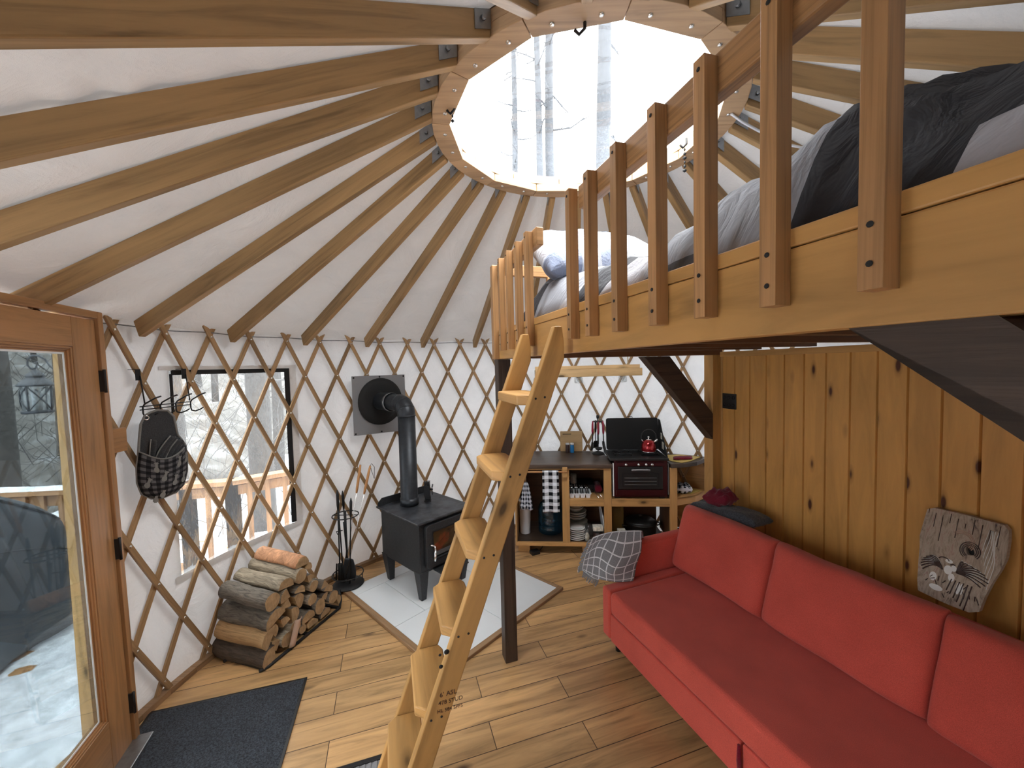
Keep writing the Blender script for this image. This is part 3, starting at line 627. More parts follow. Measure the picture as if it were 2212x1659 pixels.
mb = MB(); mb.prism([(1.679, 1.906), (1.891, 1.906), (2.270, 1.478), (2.270, 1.285)][::-1], lambda u, z, v: UVZ(u, v, z), 2.295, 2.37); mb.build('knee_brace', 'dark', lf, bevel=.004)
mb = MB(); mb.prism([(.385, 1.906), (.254, 1.906), (-.36, 1.29), (-.36, 1.42)], lambda v, z, u: UVZ(u, v, z), UB+.004, UB+.084); mb.build('knee_brace', 'dark', lf, bevel=.004)
MB().box(UB+.004, UB+.086, -.45, -.362, 0, 1.906, UVZ, 'z').build('post', 'dark', lf, bevel=.004)

# ================================================================== THINGS
# ------------------------------------------------------------------ ladder
ld = thing('ladder', 'wooden ladder with wide chamfered treads leaning against the loft edge', 'ladder', UVZ(0, 1.45, 0))
KL = .3754
def stringer(v0, v1, zt, notch):
    f0 = lambda z: -.192+KL*z
    mb = MB(); mb.prism([(f0(0), 0), (f0(zt), zt), (f0(zt)+.028, zt), (UB-.036, zt-.055), (UB-.036, 1.885), (f0(1.86)+.078, 1.86), (f0(0)+.078, 0)], lambda u, z, v: UVZ(u, v, z), v0, v1)
    # grain along the stringer
    for i, f in enumerate(mb.f): mb.uv[i] = [((mb.v[k]-UVZ(0, 0, 0)).z*1.07, mb.v[k].dot(UU)-KL*mb.v[k].z+mb.v[k].dot(VV)+v0*3) for k in f]
    st = mb.build('stringer', 'ladder', ld, bevel=.004)
    return st
s1 = stringer(1.262, 1.296, 2.0, 1); s2 = stringer(1.60, 1.634, 2.0, 1)
TZ = (1.760, 1.498, 1.233, .982, .722, .466, .21)
for z in TZ:
    f = -.192+KL*z-.036
    mb = MB(); mb.prism([(f+.035, 1.298), (f, 1.325), (f, 1.574), (f+.030, 1.6), (f+.115, 1.598), (f+.128, 1.57), (f+.128, 1.325), (f+.115, 1.298)], UVZ, z-.036, z)
    for i, fc in enumerate(mb.f): mb.uv[i] = [(mb.v[k].dot(VV)+z, mb.v[k].dot(UU)+mb.v[k].z*3) for k in fc]
    mb.build('tread', 'ladder', ld, bevel=.005)
mb = MB()
for z in TZ:
    for o in (.018, .052): mb.lathe([(.0042, 0), (.0042, .0006), (.0001, .0006)], UVZ(-.192+KL*(z-.012)+o, 1.262, z-.012+o*.1), 8, axis=-VV)
for u, z, r in ((.05, .93, .009), (.028, .925, .005), (.03, .885, .007), (-.07, .49, .006)): mb.lathe([(r, 0), (r, .0004), (.0001, .0004)], UVZ(u+.10, 1.262, z), 10, axis=-VV)
mb.build('screw_head', 'matte', s1)
ax = (UU*.12+V((0, 0, .0))).normalized()
for i, (tx, sz) in enumerate((("6' ASL", .022), ("478 STUD", .019), ("HL 584 SPFS", .0165))):
    o = UVZ(.112+.005*(2-i), 1.2612, .782-.026*i)
    X = UU; Z = -VV; Y = V((0, 0, 1)); m4 = Matrix(((X.x, Y.x, Z.x, o.x), (X.y, Y.y, Z.y, o.y), (X.z, Y.z, Z.z, o.z), (0, 0, 0, 1)))
    text(tx, 'grade_stamp', s1, 'brown', m4, sz)

# ------------------------------------------------------------------ hearth
HF = frame(-.4505, 2.283, 47.2)
he = thing('hearth', 'square hearth of white tiles edged with wood under the stove', 'hearth', HF(.6, .6, 0))
mb = MB(); mb.box(.012, 1.19, .012, 1.36, 0, .014, HF); mb.build('grout_bed', 'grout', he)
mb = MB(); J = .004
def tile(a0, a1, b0, b1): mb.box(a0+J/2, a1-J/2, b0+J/2, b1-J/2, .0, .02, HF)
for b0, b1, cuts in ((.03, .613, (.03, .59, 1.18)), (.613, 1.21, (.03, .287, .885, 1.18)), (1.21, 1.36, (.03, .59, 1.18))):
    for p, q in zip(cuts, cuts[1:]): tile(p, q, b0, b1)
mb.build('tiles', 'tile', he, bevel=.0015)
mb = MB(); mb.box(0, 1.215, -.012, .03, 0, .024, HF); mb.build('edge_trim', 'trimw', he, bevel=.004)
mb = MB(); mb.box(-.014, .03, .031, 1.36, 0, .024, HF, 'y'); mb.build('edge_trim', 'trimw', he, bevel=.004)
mb = MB(); mb.box(1.18, 1.215, .031, 1.2, 0, .024, HF, 'y'); mb.build('edge_trim', 'trimw', he, bevel=.004)

# ------------------------------------------------------------------ wood stove
SF = frame(-.752, 2.985, 47.4)     # a: along the front, b: towards the back
sv = thing('wood_stove', 'black steel wood stove with glass door on splayed legs on the tiles', 'stove', SF(.24, .28, .02))
W_, D_ = .50, .57
body = MB().box(.0, W_, .0, D_, .245, .652, SF).build('firebox', 'stove', sv, bevel=.006)
MB().box(-.030, W_+.03, -.035, D_+.03, .654, .672, SF).build('top_plate', 'stovetop', sv, bevel=.006)
mb = MB(); mb.prism([(-.02, .672), (-.02, .70), (.02, .735), (W_-.02, .735), (W_+.02, .70), (W_+.02, .672)], lambda a, z, b: SF(a, b, z), D_+.006, D_+.014); mb.build('heat_shield', 'stove', sv)
for a, b, sa, sb in ((0, 0, 1, 1), (W_, 0, -1, 1), (0, D_, 1, -1), (W_, D_, -1, -1)):
    mb = MB(); i = -.006
    q = [SF(a+sa*x, b+sb*y, z) for z, e in ((.0205, .030), (.262, .0)) for y in ((i+e, i+e+.045) if z < .1 else (i, i+.085)) for x in ((i+e, i+e+.045) if z < .1 else (i, i+.085))]
    mb.hexa(q); mb.build('leg', 'stove', sv, bevel=.003)
# door
do = MB()
def rrect(x0, x1, y0, y1, r, n=4):
    P = []
    for cx, cy, a in ((x1-r, y1-r, 0), (x0+r, y1-r, 90), (x0+r, y0+r, 180), (x1-r, y0+r, 270)):
        for i in range(n+1): t = R(a+90*i/n); P.append((cx+r*cos(t), cy+r*sin(t)))
    return P
def frameprism(mb, o, i_, fn, d0, d1, m=0):
    n = len(o); vs = [fn(p[0], p[1], d) for d in (d0, d1) for L in (o, i_) for p in L]
    fs = []
    for k in range(n):
        j = (k+1) % n
        fs += [[k, j, n+j, n+k], [2*n+k, 2*n+j, 3*n+j, 3*n+k], [k, j, 2*n+j, 2*n+k], [n+k, n+j, 3*n+j, 3*n+k]]
    mb.add(vs, fs, [[vs_[:2] for vs_ in ((0, 0), (.1, 0), (.1, .1), (0, .1))] for _ in fs], m); return mb
SFd = lambda a, z, b: SF(a, b, z)
d_ = frameprism(MB(), rrect(.045, .455, .285, .630, .03), rrect(.108, .395, .345, .568, .012), SFd, -.035, -.001).build('door', 'stove', sv, bevel=.006)
MB().box(.10, .40, -.018, -.014, .338, .575, SF).build('door_glass', 'stoveglass', d_)
frameprism(MB(), rrect(.100, .403, .337, .576, .014), rrect(.109, .394, .346, .567, .01), SFd, -.040, -.034).build('glass_retainer', 'iron', d_)
mb = MB(); mb.tube([SF(.075, -.036, .475), SF(.078, -.055, .478), SF(.098, -.070, .470)], .006, 8); mb.tube([SF(.098, -.070, .470), SF(.096, -.080, .440)], .006, 8)
mb.build('door_handle', 'chrome', d_)
MB().tube([SF(.096, -.078, .445), SF(.085, -.09, .40), SF(.078, -.096, .365)], [.008, .010, .009], 10).build('handle_grip', 'chrome', d_)
# fire box interior glimpsed through the glass
mb = MB(); mb.box(.11, .39, -.010, -.002, .345, .568, SF); mb.build('firebrick_back', 'matte', sv)
mb = MB()
for a, z, rx, rz, sd in ((.235, .475, .055, .045, 1), (.175, .425, .05, .035, 5)):
    vs = [SF(a, -.0108, z)]+[SF(a+rx*(1+.45*noise.noise(V((cos(t)*1.7, sin(t)*1.7, sd))))*cos(t), -.0108, z+rz*(1+.45*noise.noise(V((cos(t)*1.7, sin(t)*1.7, sd+9))))*sin(t)) for t in [2*PI*q/28 for q in range(28)]]
    mb.add(vs, [[0, 1+q, 1+(q+1) % 28] for q in range(28)], [[(0, 0)]*3]*28)
mb.build('embers', 'ember', sv)
MB().box(.12, .38, -.14, .0, .246, .258, SF).build('ash_lip', 'stove', sv, bevel=.003)
# stove pipe
PC = V((-.924, 3.394, 0)); VD = V((-.7071, .7071, 0))
pp = thing('stove_pipe', 'black stove pipe rising from the stove and bending to the wall', 'stove pipe', PC+V((0, 0, .674)))
MB().lathe([(.080, .674), (.080, .735), (.0745, .735), (.0735, .737), (.0735, 1.462)], PC, 28).build('vertical_pipe', 'pipe', pp)
path = []
for i in range(13):
    t = PI/2*i/12; path.append(PC+V((0, 0, 1.455))+VD*(.105*(1-cos(t)))+V((0, 0, .105*sin(t))))
mb = MB(); mb.tube(path, .0765, 28, caps=False)
for t in (0, PI/6, PI/3, PI/2):
    c = PC+V((0, 0, 1.455))+VD*(.105*(1-cos(t)))+V((0, 0, .105*sin(t))); a = VD*sin(t)+V((0, 0, 1))*cos(t); mb.lathe([(.0765, -.006), (.079, -.004), (.079, .004), (.0765, .006)], c, 28, axis=a)
mb.build('elbow', 'pipe', pp)
E_ = path[-1]
mb = MB(); mb.tube([E_+VD*.0, E_+VD*.17], .0745, 28, caps=False); mb.tube([E_+VD*.14, E_+VD*.36], .083, 28, caps=False); mb.build('horizontal_pipe', 'pipe', pp)
MB().lathe([(.0835, 0), (.086, .003), (.086, .03), (.0835, .033)], E_+VD*.145, 28, axis=VD, caps=False).build('pipe_band', 'steel', pp)
vp = thing('chimney_thimble', 'grey metal wall plate with a black funnel where the pipe leaves the tent', 'wall thimble', CYL(133.3, 2.42, 1.53))
VC = V((E_.x, E_.y, 0))+VD*.365; sdv = V((VD.y, -VD.x, 0))
TF = lambda a, z, d: VC+sdv*a+VD*d+V((0, 0, z))
circ = [(.205*cos(2*PI*i/40), 1.555+.232*sin(2*PI*i/40)) for i in range(40)]
mb = MB(); mb.prism([(-.265, 1.262), (.265, 1.245), (.265, 1.805), (-.265, 1.805)], TF, .0, .012); pt = mb.build('square_plate', 'grey', vp, bevel=.003)
mb = MB(); mb.lathe([(.222, -.001), (.222, -.008), (.17, -.012), (.115, -.010), (.080, -.004)], TF(0, 1.558, -.004), 40, axis=VD, caps=False); mb.build('funnel_ring', 'matte', vp)
mb = MB()
for a, z in ((-.25, 1.79), (0, 1.792), (.25, 1.79), (-.25, 1.277), (0, 1.268), (.25, 1.262)): mb.lathe([(.009, 0), (.007, .004), (.0001, .005)], TF(a, z, 0), 8, axis=-VD)
mb.build('plate_bolts', 'matte', vp)
# small stove fan
fan = thing('stove_fan', 'small black heat-powered fan standing on the stove top beside the pipe', 'fan', SF(.335, .345, .672))
FF = frame(*SF(.335, .345, 0)[:2], 5)
MB().box(-.03, .03, -.02, .03, .672, .682, FF).build('fan_base', 'iron', fan, bevel=.002)
MB().box(-.026, .026, -.012, .03, .690, .72, FF).build('fan_foot', 'iron', fan, bevel=.003)
mb = MB(); mb.box(-.022, -.016, -.01, .025, .68, .695, FF); mb.box(.016, .022, -.01, .025, .68, .695, FF); mb.build('fan_stand', 'iron', fan)
mb = MB(); mb.box(-.028, .022, -.02, .03, .715, .82, FF); mb.build('fan_body', 'iron', fan, bevel=.005)
mb = MB()
for i in range(5): mb.box(-.026+.0105*i, -.022+.0105*i, -.024, .034, .818, .85, FF)
mb.build('cooling_fins', 'iron', fan)
mb = MB()
for i in range(4):
    t = PI/2*i+.5; c, s = cos(t), sin(t); mb.add([FF(.036, .006, .775), FF(.040, .006+c*.05-s*.018, .775+s*.05+c*.018), FF(.044, .006+c*.062, .775+s*.062), FF(.040, .006+c*.05+s*.018, .775+s*.05-c*.018)], [[0, 1, 2, 3]], [[(0, 0)]*4])
mb.tube([FF(.02, .006, .775), FF(.046, .006, .775)], .008, 8); mb.build('fan_blades', 'iron', fan, solid=.0015)

# ------------------------------------------------------------------ fire tools
TC = V((-1.452, 3.30, 0))
ts = thing('fire_tool_stand', 'black iron stand with rings on a round base beside the stove', 'tool stand', TC)
TB = lambda x, y, z: TC+V((x, y, z))
mb = MB(); mb.lathe([(.0001, .06), (.04, .058), (.10, .046), (.125, .03), (.13, .0245)], TC, 28); mb.build('base', 'iron', ts)
MB().tube([TB(0, 0, .05), TB(0, 0, .66)], .008, 8).build('pole', 'iron', ts)
for z, r in ((.115, .125), (.625, .105)):
    MB().tube([TB(r*cos(2*PI*i/28), r*sin(2*PI*i/28), z) for i in range(28)], .005, 6, closed=True).build('hoop', 'iron', ts)
mb = MB(); mb.tube([TB(-.105, 0, .625), TB(.105, 0, .625)], .004, 6); mb.tube([TB(-.12, 0, .05), TB(-.125, 0, .115)], .004, 6); mb.tube([TB(.12, 0, .045), TB(.125, 0, .115)], .004, 6); mb.tube([TB(-.06, -.03, .47), TB(-.065, -.04, .50), TB(-.02, -.02, .50)], .004, 6); mb.build('crossbar', 'iron', ts)
def tool(name, label, b, t, head):
    o = thing(name, label, 'fire tool', TB(*b)); d = (V(t)-V(b))
    MB().tube([TB(*b), TB(*(V(b)+d*.55)), TB(*(V(b)+d*.8))], .006, 8).build('shaft', 'iron', o)
    MB().tube([TB(*(V(b)+d*.78)), TB(*(V(b)+d*.84)), TB(*(V(b)+d*.95)), TB(*t)], [.006, .011, .012, .003], 10).build('grip', 'iron', o); head(o, V(b))
def h_shovel(o, b):
    mb = MB(); P = lambda a, z, t: TC+b+V((a*.9, a*-.3, z-.005+.02))+V((.3, -.9, 0))*(t*.8-.012-.03*(1-(a/.075)**2))
    mb.grid(8, 8, lambda a, z: P((a-.5)*.14*(1-.35*max(0, z-.6)/.4)*(.75+.25*min(1, z*4)), z*.185, 0)); mb.build('shovel_pan', 'pipe', o, solid=.003)
def h_brush(o, b):
    mb = MB()
    for i in range(60): t = random.uniform(0, 2*PI); r = random.uniform(0, .028); q = TC+b+V((r*cos(t), r*sin(t), .15)); mb.tube([q, q+V((r*cos(t)*.5, r*sin(t)*.5, -.145))], .0035, 4)
    mb.build('bristles', 'matte', o)
def h_hook(o, b): MB().tube([TC+b, TC+b+V((.015, -.02, -.02)), TC+b+V((.035, -.03, 0))], .006, 8).build('poker_hook', 'iron', o)
def h_tong(o, b): MB().tube([TC+b+V((.015, .01, .5)), TC+b+V((.03, .01, .25)), TC+b+V((.01, 0, .02))], .005, 6).build('tong_arm', 'iron', o)
tool('ash_shovel', 'black ash shovel with rounded pan hanging at the front of the tool stand', (.045, -.075, .065), (.075, -.05, .79), h_shovel)
tool('hearth_brush', 'black hearth brush hanging at the left of the tool stand', (-.055, -.03, .066), (-.055, -.01, .845), h_brush)
tool('fire_poker', 'black iron poker at the back of the tool stand', (-.02, .06, .085), (-.025, .02, .83), h_hook)
tool('log_tongs', 'black iron tongs between brush and poker on the stand', (-.03, -.02, .07), (-.085, .05, .83), h_tong)
def stick(b, t, label):
    o = thing('roasting_stick', label, 'roasting stick', b); b, t = V(b), V(t); d = t-b
    MB().tube([b, b+d*.78], .0028, 6).build('wire', 'chrome', o); MB().tube([b+d*.76, b+d*.8, b+d*.95, t], [.008, .011, .011, .008], 10).build('stick_handle', 'handle', o)
    if 'loop' in label: MB().tube([t, t+V((.012, 0, .02)), t+V((.035, 0, -.01)), t+V((.03, 0, -.11)), t+V((.012, 0, -.05)), t], .0022, 5, closed=True).build('cord_loop', 'iron', o)
stick((-1.475, 3.27, .068), (-1.305, 3.30, 1.055), 'metal roasting stick with plain wooden handle in the tool stand')
stick((-1.455, 3.24, .07), (-1.215, 3.28, 1.05), 'metal roasting stick with wooden handle and black cord loop in the tool stand')

# ------------------------------------------------------------------ firewood
WF = frame(-1.60, 2.375, 72.4)       # a: along the stack front, b: back towards the wall
rk = thing('firewood_rack', 'low black firewood rack along the front of the log pile', 'rack', WF(.33, .05, 0))
mb = MB(); mb.tube([WF(-.03, .0, .012), WF(.02, -.02, .012), WF(.64, -.02, .012), WF(.70, .02, .03), WF(.72, .05, .10)], .010, 8); mb.build('front_rail', 'iron', rk)
MB().tube([WF(-.03, .30, .012), WF(.66, .30, .012)], .010, 8).build('back_rail', 'iron', rk)
for a in (.0, .33, .64): MB().box(a-.01, a+.01, -.02, .30, .004, .016, WF).build('cross_bar', 'iron', rk)
def log(a, z, r, shape, mats, label, L=.40, b0=0., tilt=0., skew=0., roll=0., arc=None, sq=1.):
    n = 18; prof = []
    arc = {'round': 360, 'half': 180, 'wedge': 100}[shape] if arc is None else arc
    if shape == 'round': base = [(cos(2*PI*i/n), sin(2*PI*i/n)*sq) for i in range(n)]
    else:
        m_ = 12; base = [(cos(R(roll-arc/2+arc*i/m_)), sin(R(roll-arc/2+arc*i/m_))) for i in range(m_+1)]
        if shape == 'wedge': base.append((-.28*cos(R(roll)), -.28*sin(R(roll))))
        cx_ = sum(p[0] for p in base)/len(base); cy_ = sum(p[1] for p in base)/len(base); base = [((p[0]-cx_)*1.22, (p[1]-cy_)*1.22) for p in base]
    k = len(base); ns = 9; sd = random.uniform(0, 50); bx = 0
    mb = MB(); vs = []
    for i in range(ns+1):
        t = i/ns; bb = b0+t*L
        for j, (x, y) in enumerate(base):
            q = 1+.10*noise.noise(V((x*1.5+sd, y*1.5, t*1.6)))+.07*noise.noise(V((x*4+sd, y*4, t*9)))+(.05 if i in (0, ns) else 0)*noise.noise(V((x*9, y*9, sd)))
            vs.append(WF(a+x*r*q+skew*t+.012*noise.noise(V((t*2, sd, 0))), bb+(0 if 0 < i < ns else .006*noise.noise(V((x*2, y*2, sd)))), z+y*r*q+tilt*t))
    fs = []; us = []; nb = 12 if shape != 'round' else k
    for i in range(ns):
        for j in range(k):
            j2 = (j+1) % k; fs.append([i*k+j, i*k+j2, (i+1)*k+j2, (i+1)*k+j]); us.append([(i*L/ns, j*r*.4), (i*L/ns, (j+1)*r*.4), ((i+1)*L/ns, (j+1)*r*.4), ((i+1)*L/ns, j*r*.4)])
    mb.add(vs, fs, us, 0, True)
    if shape != 'round':
        q0 = len(mb.f)-len(fs)
        for i in range(ns):
            for j in range(k):
                if j >= nb: mb.mi[q0+i*k+j] = 2; mb.sm[q0+i*k+j] = False
    o = len(mb.v)-len(vs)
    for i, rev in ((0, True), (ns, False)):
        ix = [o+i*k+j for j in range(k)]; mb.f.append(ix if rev else ix[::-1]); mb.uv.append([(x*r+sd, y*r) for x, y in base]); mb.mi.append(1); mb.sm.append(False)
    ob = mb.build('firewood_log', [mats, 'end', 'split'], loc=WF(a, b0+L/2, z-r*.9))
    return tag(ob, label, 'log', 'split firewood logs stacked by the wall')
lg = [
 (.012, .068, .058, 'wedge', 'bark_dark', 'dark barked thick log at the very bottom front of the firewood pile', dict(roll=150, arc=150, L=.45, b0=-.02)),
 (.026, .185, .060, 'half', 'split', 'broad yellow stripped split log second from the floor at the near end', dict(roll=150, arc=170, L=.42, b0=-.01)),
 (.082, .300, .062, 'half', 'bark_grey', 'grey barked split log third from the floor, its flat side facing down', dict(roll=110, L=.43, b0=-.02)),
 (.060, .405, .054, 'round', 'bark_grey', 'big rough grey round log near the top of the near end', dict(L=.40, b0=-.03, tilt=.02)),
 (.165, .375, .050, 'wedge', 'bark_pale', 'split log with pinkish pale bark wedged beside the big grey round log', dict(roll=150, L=.36)),
 (.194, .455, .050, 'half', 'bark_pale', 'pale barked half log lying across the upper near shoulder of the pile', dict(roll=80, L=.40, tilt=.02)),
 (.296, .448, .047, 'round', 'bark_pale', 'long straight grey-tan round log just below the peeled log', dict(L=.43, b0=-.02, tilt=.03)),
 (.333, .535, .046, 'half', 'bark_peel', 'orange peeled half log on the very top of the firewood pile', dict(roll=85, L=.38, tilt=.03, arc=200)),
 (.405, .472, .030, 'wedge', 'split', 'small tan split piece on the top beside the orange peeled log', dict(roll=20, L=.3)),
 (.402, .392, .036, 'wedge', 'bark_grey', 'quarter log with dark bark below the small top piece', dict(roll=60, L=.36)),
 (.310, .352, .037, 'half', 'bark_grey', 'half-moon log end in the middle of the pile under the straight round log', dict(roll=70, L=.38)),
 (.423, .305, .039, 'round', 'bark_pale', 'small round log with whitish bark right of the half-moon end', dict(L=.38)),
 (.510, .268, .050, 'wedge', 'bark_grey', 'tall flat split board-like log on the far right shoulder', dict(roll=150, arc=60, L=.38)),
 (.566, .215, .038, 'half', 'bark_grey', 'split log end on the far right beneath the board-like one', dict(roll=60, L=.37)),
 (.300, .280, .044, 'wedge', 'bark_grey', 'gnarled split log end at the centre of the pile', dict(roll=20, arc=200, L=.38)),
 (.408, .214, .039, 'round', 'bark_pale', 'round log with silvery peeling bark right of centre', dict(L=.38)),
 (.602, .118, .046, 'round', 'bark_grey', 'cracked round log end at the far right near the hearth', dict(L=.38)),
 (.660, .075, .034, 'half', 'split', 'small split end against the hearth corner at the far right', dict(roll=20, L=.34)),
 (.180, .292, .038, 'wedge', 'split', 'yellow wedge split log below the pinkish barked one', dict(roll=250, L=.37)),
 (.470, .125, .048, 'round', 'bark_grey', 'knotty oval log end low on the right of the pile', dict(L=.38, sq=1.15)),
 (.520, .185, .034, 'wedge', 'bark_dark', 'dark narrow split log behind the knotty oval end', dict(roll=100, L=.36)),
 (.108, .195, .043, 'half', 'bark_dark', 'dark half log right of the yellow stripped one', dict(roll=30, L=.37, b0=.02)),
 (.178, .218, .042, 'wedge', 'bark_dark', 'dark cracked split log in the left middle of the pile', dict(roll=60, L=.37)),
 (.262, .205, .040, 'half', 'bark_grey', 'reddish split log end with a crack in the lower middle', dict(roll=0, arc=210, L=.38)),
 (.355, .125, .046, 'half', 'bark_grey', 'dark cored half log low in the middle of the pile', dict(roll=90, arc=200, L=.38)),
 (.250, .112, .044, 'round', 'bark_pale', 'log end with torn pale bark in the bottom row', dict(L=.38)),
 (.308, .058, .030, 'round', 'bark_grey', 'thin round log end in the bottom row above the rack rail', dict(L=.38)),
 (.180, .070, .046, 'round', 'bark_pale', 'round tan log end third from the left at the bottom', dict(L=.38)),
 (.096, .072, .044, 'wedge', 'bark_dark', 'grey split log end beside the bottom front log', dict(roll=200, L=.36, b0=.02)),
 (.400, .052, .036, 'half', 'split', 'flat tan split log on the rack rail below the oval end', dict(roll=90, L=.36)),
 (.520, .055, .042, 'half', 'bark_grey', 'split log on the rack at the lower right end', dict(roll=90, L=.36)),
]
for a, z, r, sh, mt, lb, kw in lg: log(a, z, r, sh, mt, lb, **kw)
mb = MB(); mb.grid(3, 8, lambda a, b: WF(.16+.05*a+.05*b, -.03-.02*sin(a*3)-.01*b, .03+.16*b)); tag(mb.build('bark_strip', 'pith', loc=WF(.18, -.03, .03), solid=.003), 'pinkish strip of bark leaning on the front of the log pile', 'bark')

# ------------------------------------------------------------------ mat, register
MF = frame(-1.830, 1.295, 16.2)
mt = thing('door_mat', 'dark charcoal pile door mat on the plank floor by the door', 'door mat', MF(.4, .5, 0))
MB().box(.03, .79, .0, .80, .0005, .010, MF).build('mat_pile', 'mat', mt, bevel=.004)
frameprism(MB(), [(0.018, -.012), (.802, -.012), (.802, .812), (.018, .812)], [(.045, .015), (.775, .015), (.775, .785), (.045, .785)], MF, .0004, .0085).build('mat_edge', 'black', mt)
RFm = frame(-.83, 1.57, 17.5)
rg = thing('floor_register', 'black framed grey floor grille just left of the ladder foot', 'floor vent', RFm(.15, .1, 0))
frameprism(MB(), [(0, 0), (.34, 0), (.34, .182), (0, .182)], [(.022, .022), (.318, .022), (.318, .16), (.022, .16)], RFm, .0005, .008).build('frame', 'iron', rg, bevel=.002)
mb = MB(); mb.box(.02, .32, .02, .162, .0005, .002, RFm)
for i in range(11): mb.box(.03+.0265*i, .042+.0265*i, .024, .158, .002, .006, RFm)
mb.build('grille', 'grey', rg)

# ------------------------------------------------------------------ hook rack and pot-holder pocket
hk = thing('hook_rack', 'black wire over-door hook rack hung on the lattice', 'hook rack', CYL(174.5, 2.40, 1.69))
HKc = lambda t, r, z: CYL(t, r, z)
for t in (177.6, 171.2):
    mb = MB(); mb.box(-.014, .014, -.003, .0, -.05, .01, lambda x, y, z: HKc(t-math.degrees(x/2.40), 2.415+y, 1.885+z)); mb.box(-.014, .014, -.003, .04, .008, .011, lambda x, y, z: HKc(t-math.degrees(x/2.40), 2.415+y, 1.885+z))
    mb.tube([HKc(t-.2, 2.410, 1.86), HKc(t-.4, 2.402, 1.70)], .0035, 6); mb.build('hanger_strap', 'iron', hk)
mb = MB()
for z in (1.692, 1.674): mb.tube([HKc(lerp(177.9, 170.7, i/10), 2.402, z) for i in range(11)], .003, 6)
mb.build('crossbars', 'iron', hk)
for t in (177.6, 175.2, 173.0, 170.8):
    mb = MB(); mb.tube([HKc(t-.75, 2.32, 1.745), HKc(t-.5, 2.345, 1.735), HKc(t-.2, 2.395, 1.705), HKc(t, 2.398, 1.69), HKc(t, 2.398, 1.655), HKc(t, 2.392, 1.640), HKc(t-.2, 2.375, 1.634), HKc(t-.5, 2.35, 1.645), HKc(t-.6, 2.335, 1.655)], .0042, 6); mb.build('double_hook', 'iron', hk)
# pocket
PCn = CYL(176.9, 2.345, 0); pn = V((-cos(R(176.9)), -sin(R(176.9)), 0)); pn = (pn*cos(R(-24))+V((-pn.y, pn.x, 0))*sin(R(-24))); pa = V((pn.y, -pn.x, 0))*-1
# pa points to the right in the picture
if pa.dot(V((0, 1, 0))) < 0: pa = -pa
PK = lambda a, z, d: PCn+pa*a+pn*d+V((0, 0, z))
ph = thing('mitt_pocket', 'grey felt pot-holder pocket with deer-head check front hanging on the hook rack', 'oven mitt holder', PK(0, 1.18, 0))
out = [(-.028, 1.660), (.0, 1.668), (.045, 1.660), (.072, 1.625), (.080, 1.56), (.085, 1.515), (.100, 1.49), (.118, 1.45), (.122, 1.38), (.118, 1.30), (.098, 1.225), (.06, 1.19), (.0, 1.178), (-.05, 1.188), (-.09, 1.225), (-.105, 1.29), (-.103, 1.37), (-.092, 1.45), (-.085, 1.52), (-.075, 1.60), (-.055, 1.645)]
MB().prism(out, PK, -.008, .0).build('felt_back', 'felt', ph)
MB().tube([PK(p[0], p[1], .0) for p in out], .006, 6, closed=True).build('piping', 'piping', ph)
lo = [p for p in out if p[1] < 1.46]
def xr(z):
    L = -.1; Rr = .1; xs = []
    n = len(out)
    for i in range(n):
        (x0, a0), (x1, a1) = out[i], out[(i+1) % n]
        if (a0-z)*(a1-z) <= 0 and a0 != a1: xs.append(x0+(x1-x0)*(z-a0)/(a1-a0))
    return (min(xs), max(xs)) if len(xs) > 1 else (0, 0)
def pocket(a, b):
    z0 = 1.181; dip = 1.455-.055*sin(PI*a)
    z = lerp(z0, dip, b); l, r = xr(max(z0, min(z, 1.45))); x = lerp(l, r, a)
    return PK(x, z, .004+.042*math.sqrt(max(0, sin(PI*a)))*min(1, b*3)**.5)
fr = MB().grid(16, 14, pocket, lambda a, b: (a*.21, b*.27)).build('pocket_front', 'mitt', ph, solid=.003)
MB().tube([pocket(i/16, 1) for i in range(17)], .0045, 6).build('pocket_rim', 'piping', ph)
deer = [(-.011, .030), (-.006, .021), (-.013, .019), (-.006, .014), (-.006, -.004), (-.012, -.012), (-.012, -.024), (-.005, -.032), (.005, -.032), (.012, -.024), (.011, -.011), (.006, -.004), (.006, .014), (.013, .020), (.006, .021), (.011, .031), (.004, .024), (-.004, .024)]
mb = MB()
for a, b, rot in ((.30, .80, 0), (.76, .82, -12), (.93, .80, -8), (.46, .58, -18), (.16, .43, -22), (.68, .42, -16), (.87, .40, -14), (.43, .17, -20), (.18, .06, -10)):
    c = pocket(a, b); ca, cz = a, b; k = cos(R(rot)); q = sin(R(rot)); e = .01
    ta = (pocket(min(1, a+.03), b)-pocket(max(0, a-.03), b)).normalized(); tz = V((0, 0, 1)); nn = ta.cross(tz); nn = nn if nn.dot(pn) > 0 else -nn
    vs = [c+ta*(x*k-y*q)*1.0+tz*(x*q+y*k)*1.0+nn*.0045 for x, y in deer]; mb.add(vs, [list(range(len(vs)))], [[(0, 0)]*len(vs)])
mb.build('deer_print', 'piping', fr)
for i, (a, z, h, l) in enumerate(((-.052, 1.40, .115, .012), (-.030, 1.39, .13, .075), (-.015, 1.39, .12, .08), (.012, 1.39, .105, .06), (.040, 1.40, .09, .045), (.060, 1.40, .06, .035))):
    pts = [PK(a+l*(t/8)**1.6, z+h*(t/8), .012+.005*i % .02) for t in range(9)]
    mb = MB(); mb.grid(8, 3, lambda s, t: PK(a+l*s**1.6+t*.018, z+h*s-.012*t*t, .010+.020*t)); mb.build('mitt_fold', 'felt', ph, solid=.002); MB().tube(pts, .0035, 6).build('mitt_edging', 'piping', ph)
MB().tube([PK(-.05+.011*cos(2*PI*i/14), 1.632+.011*sin(2*PI*i/14), .002) for i in range(14)], .003, 6, closed=True).build('eyelet', 'chrome', ph)

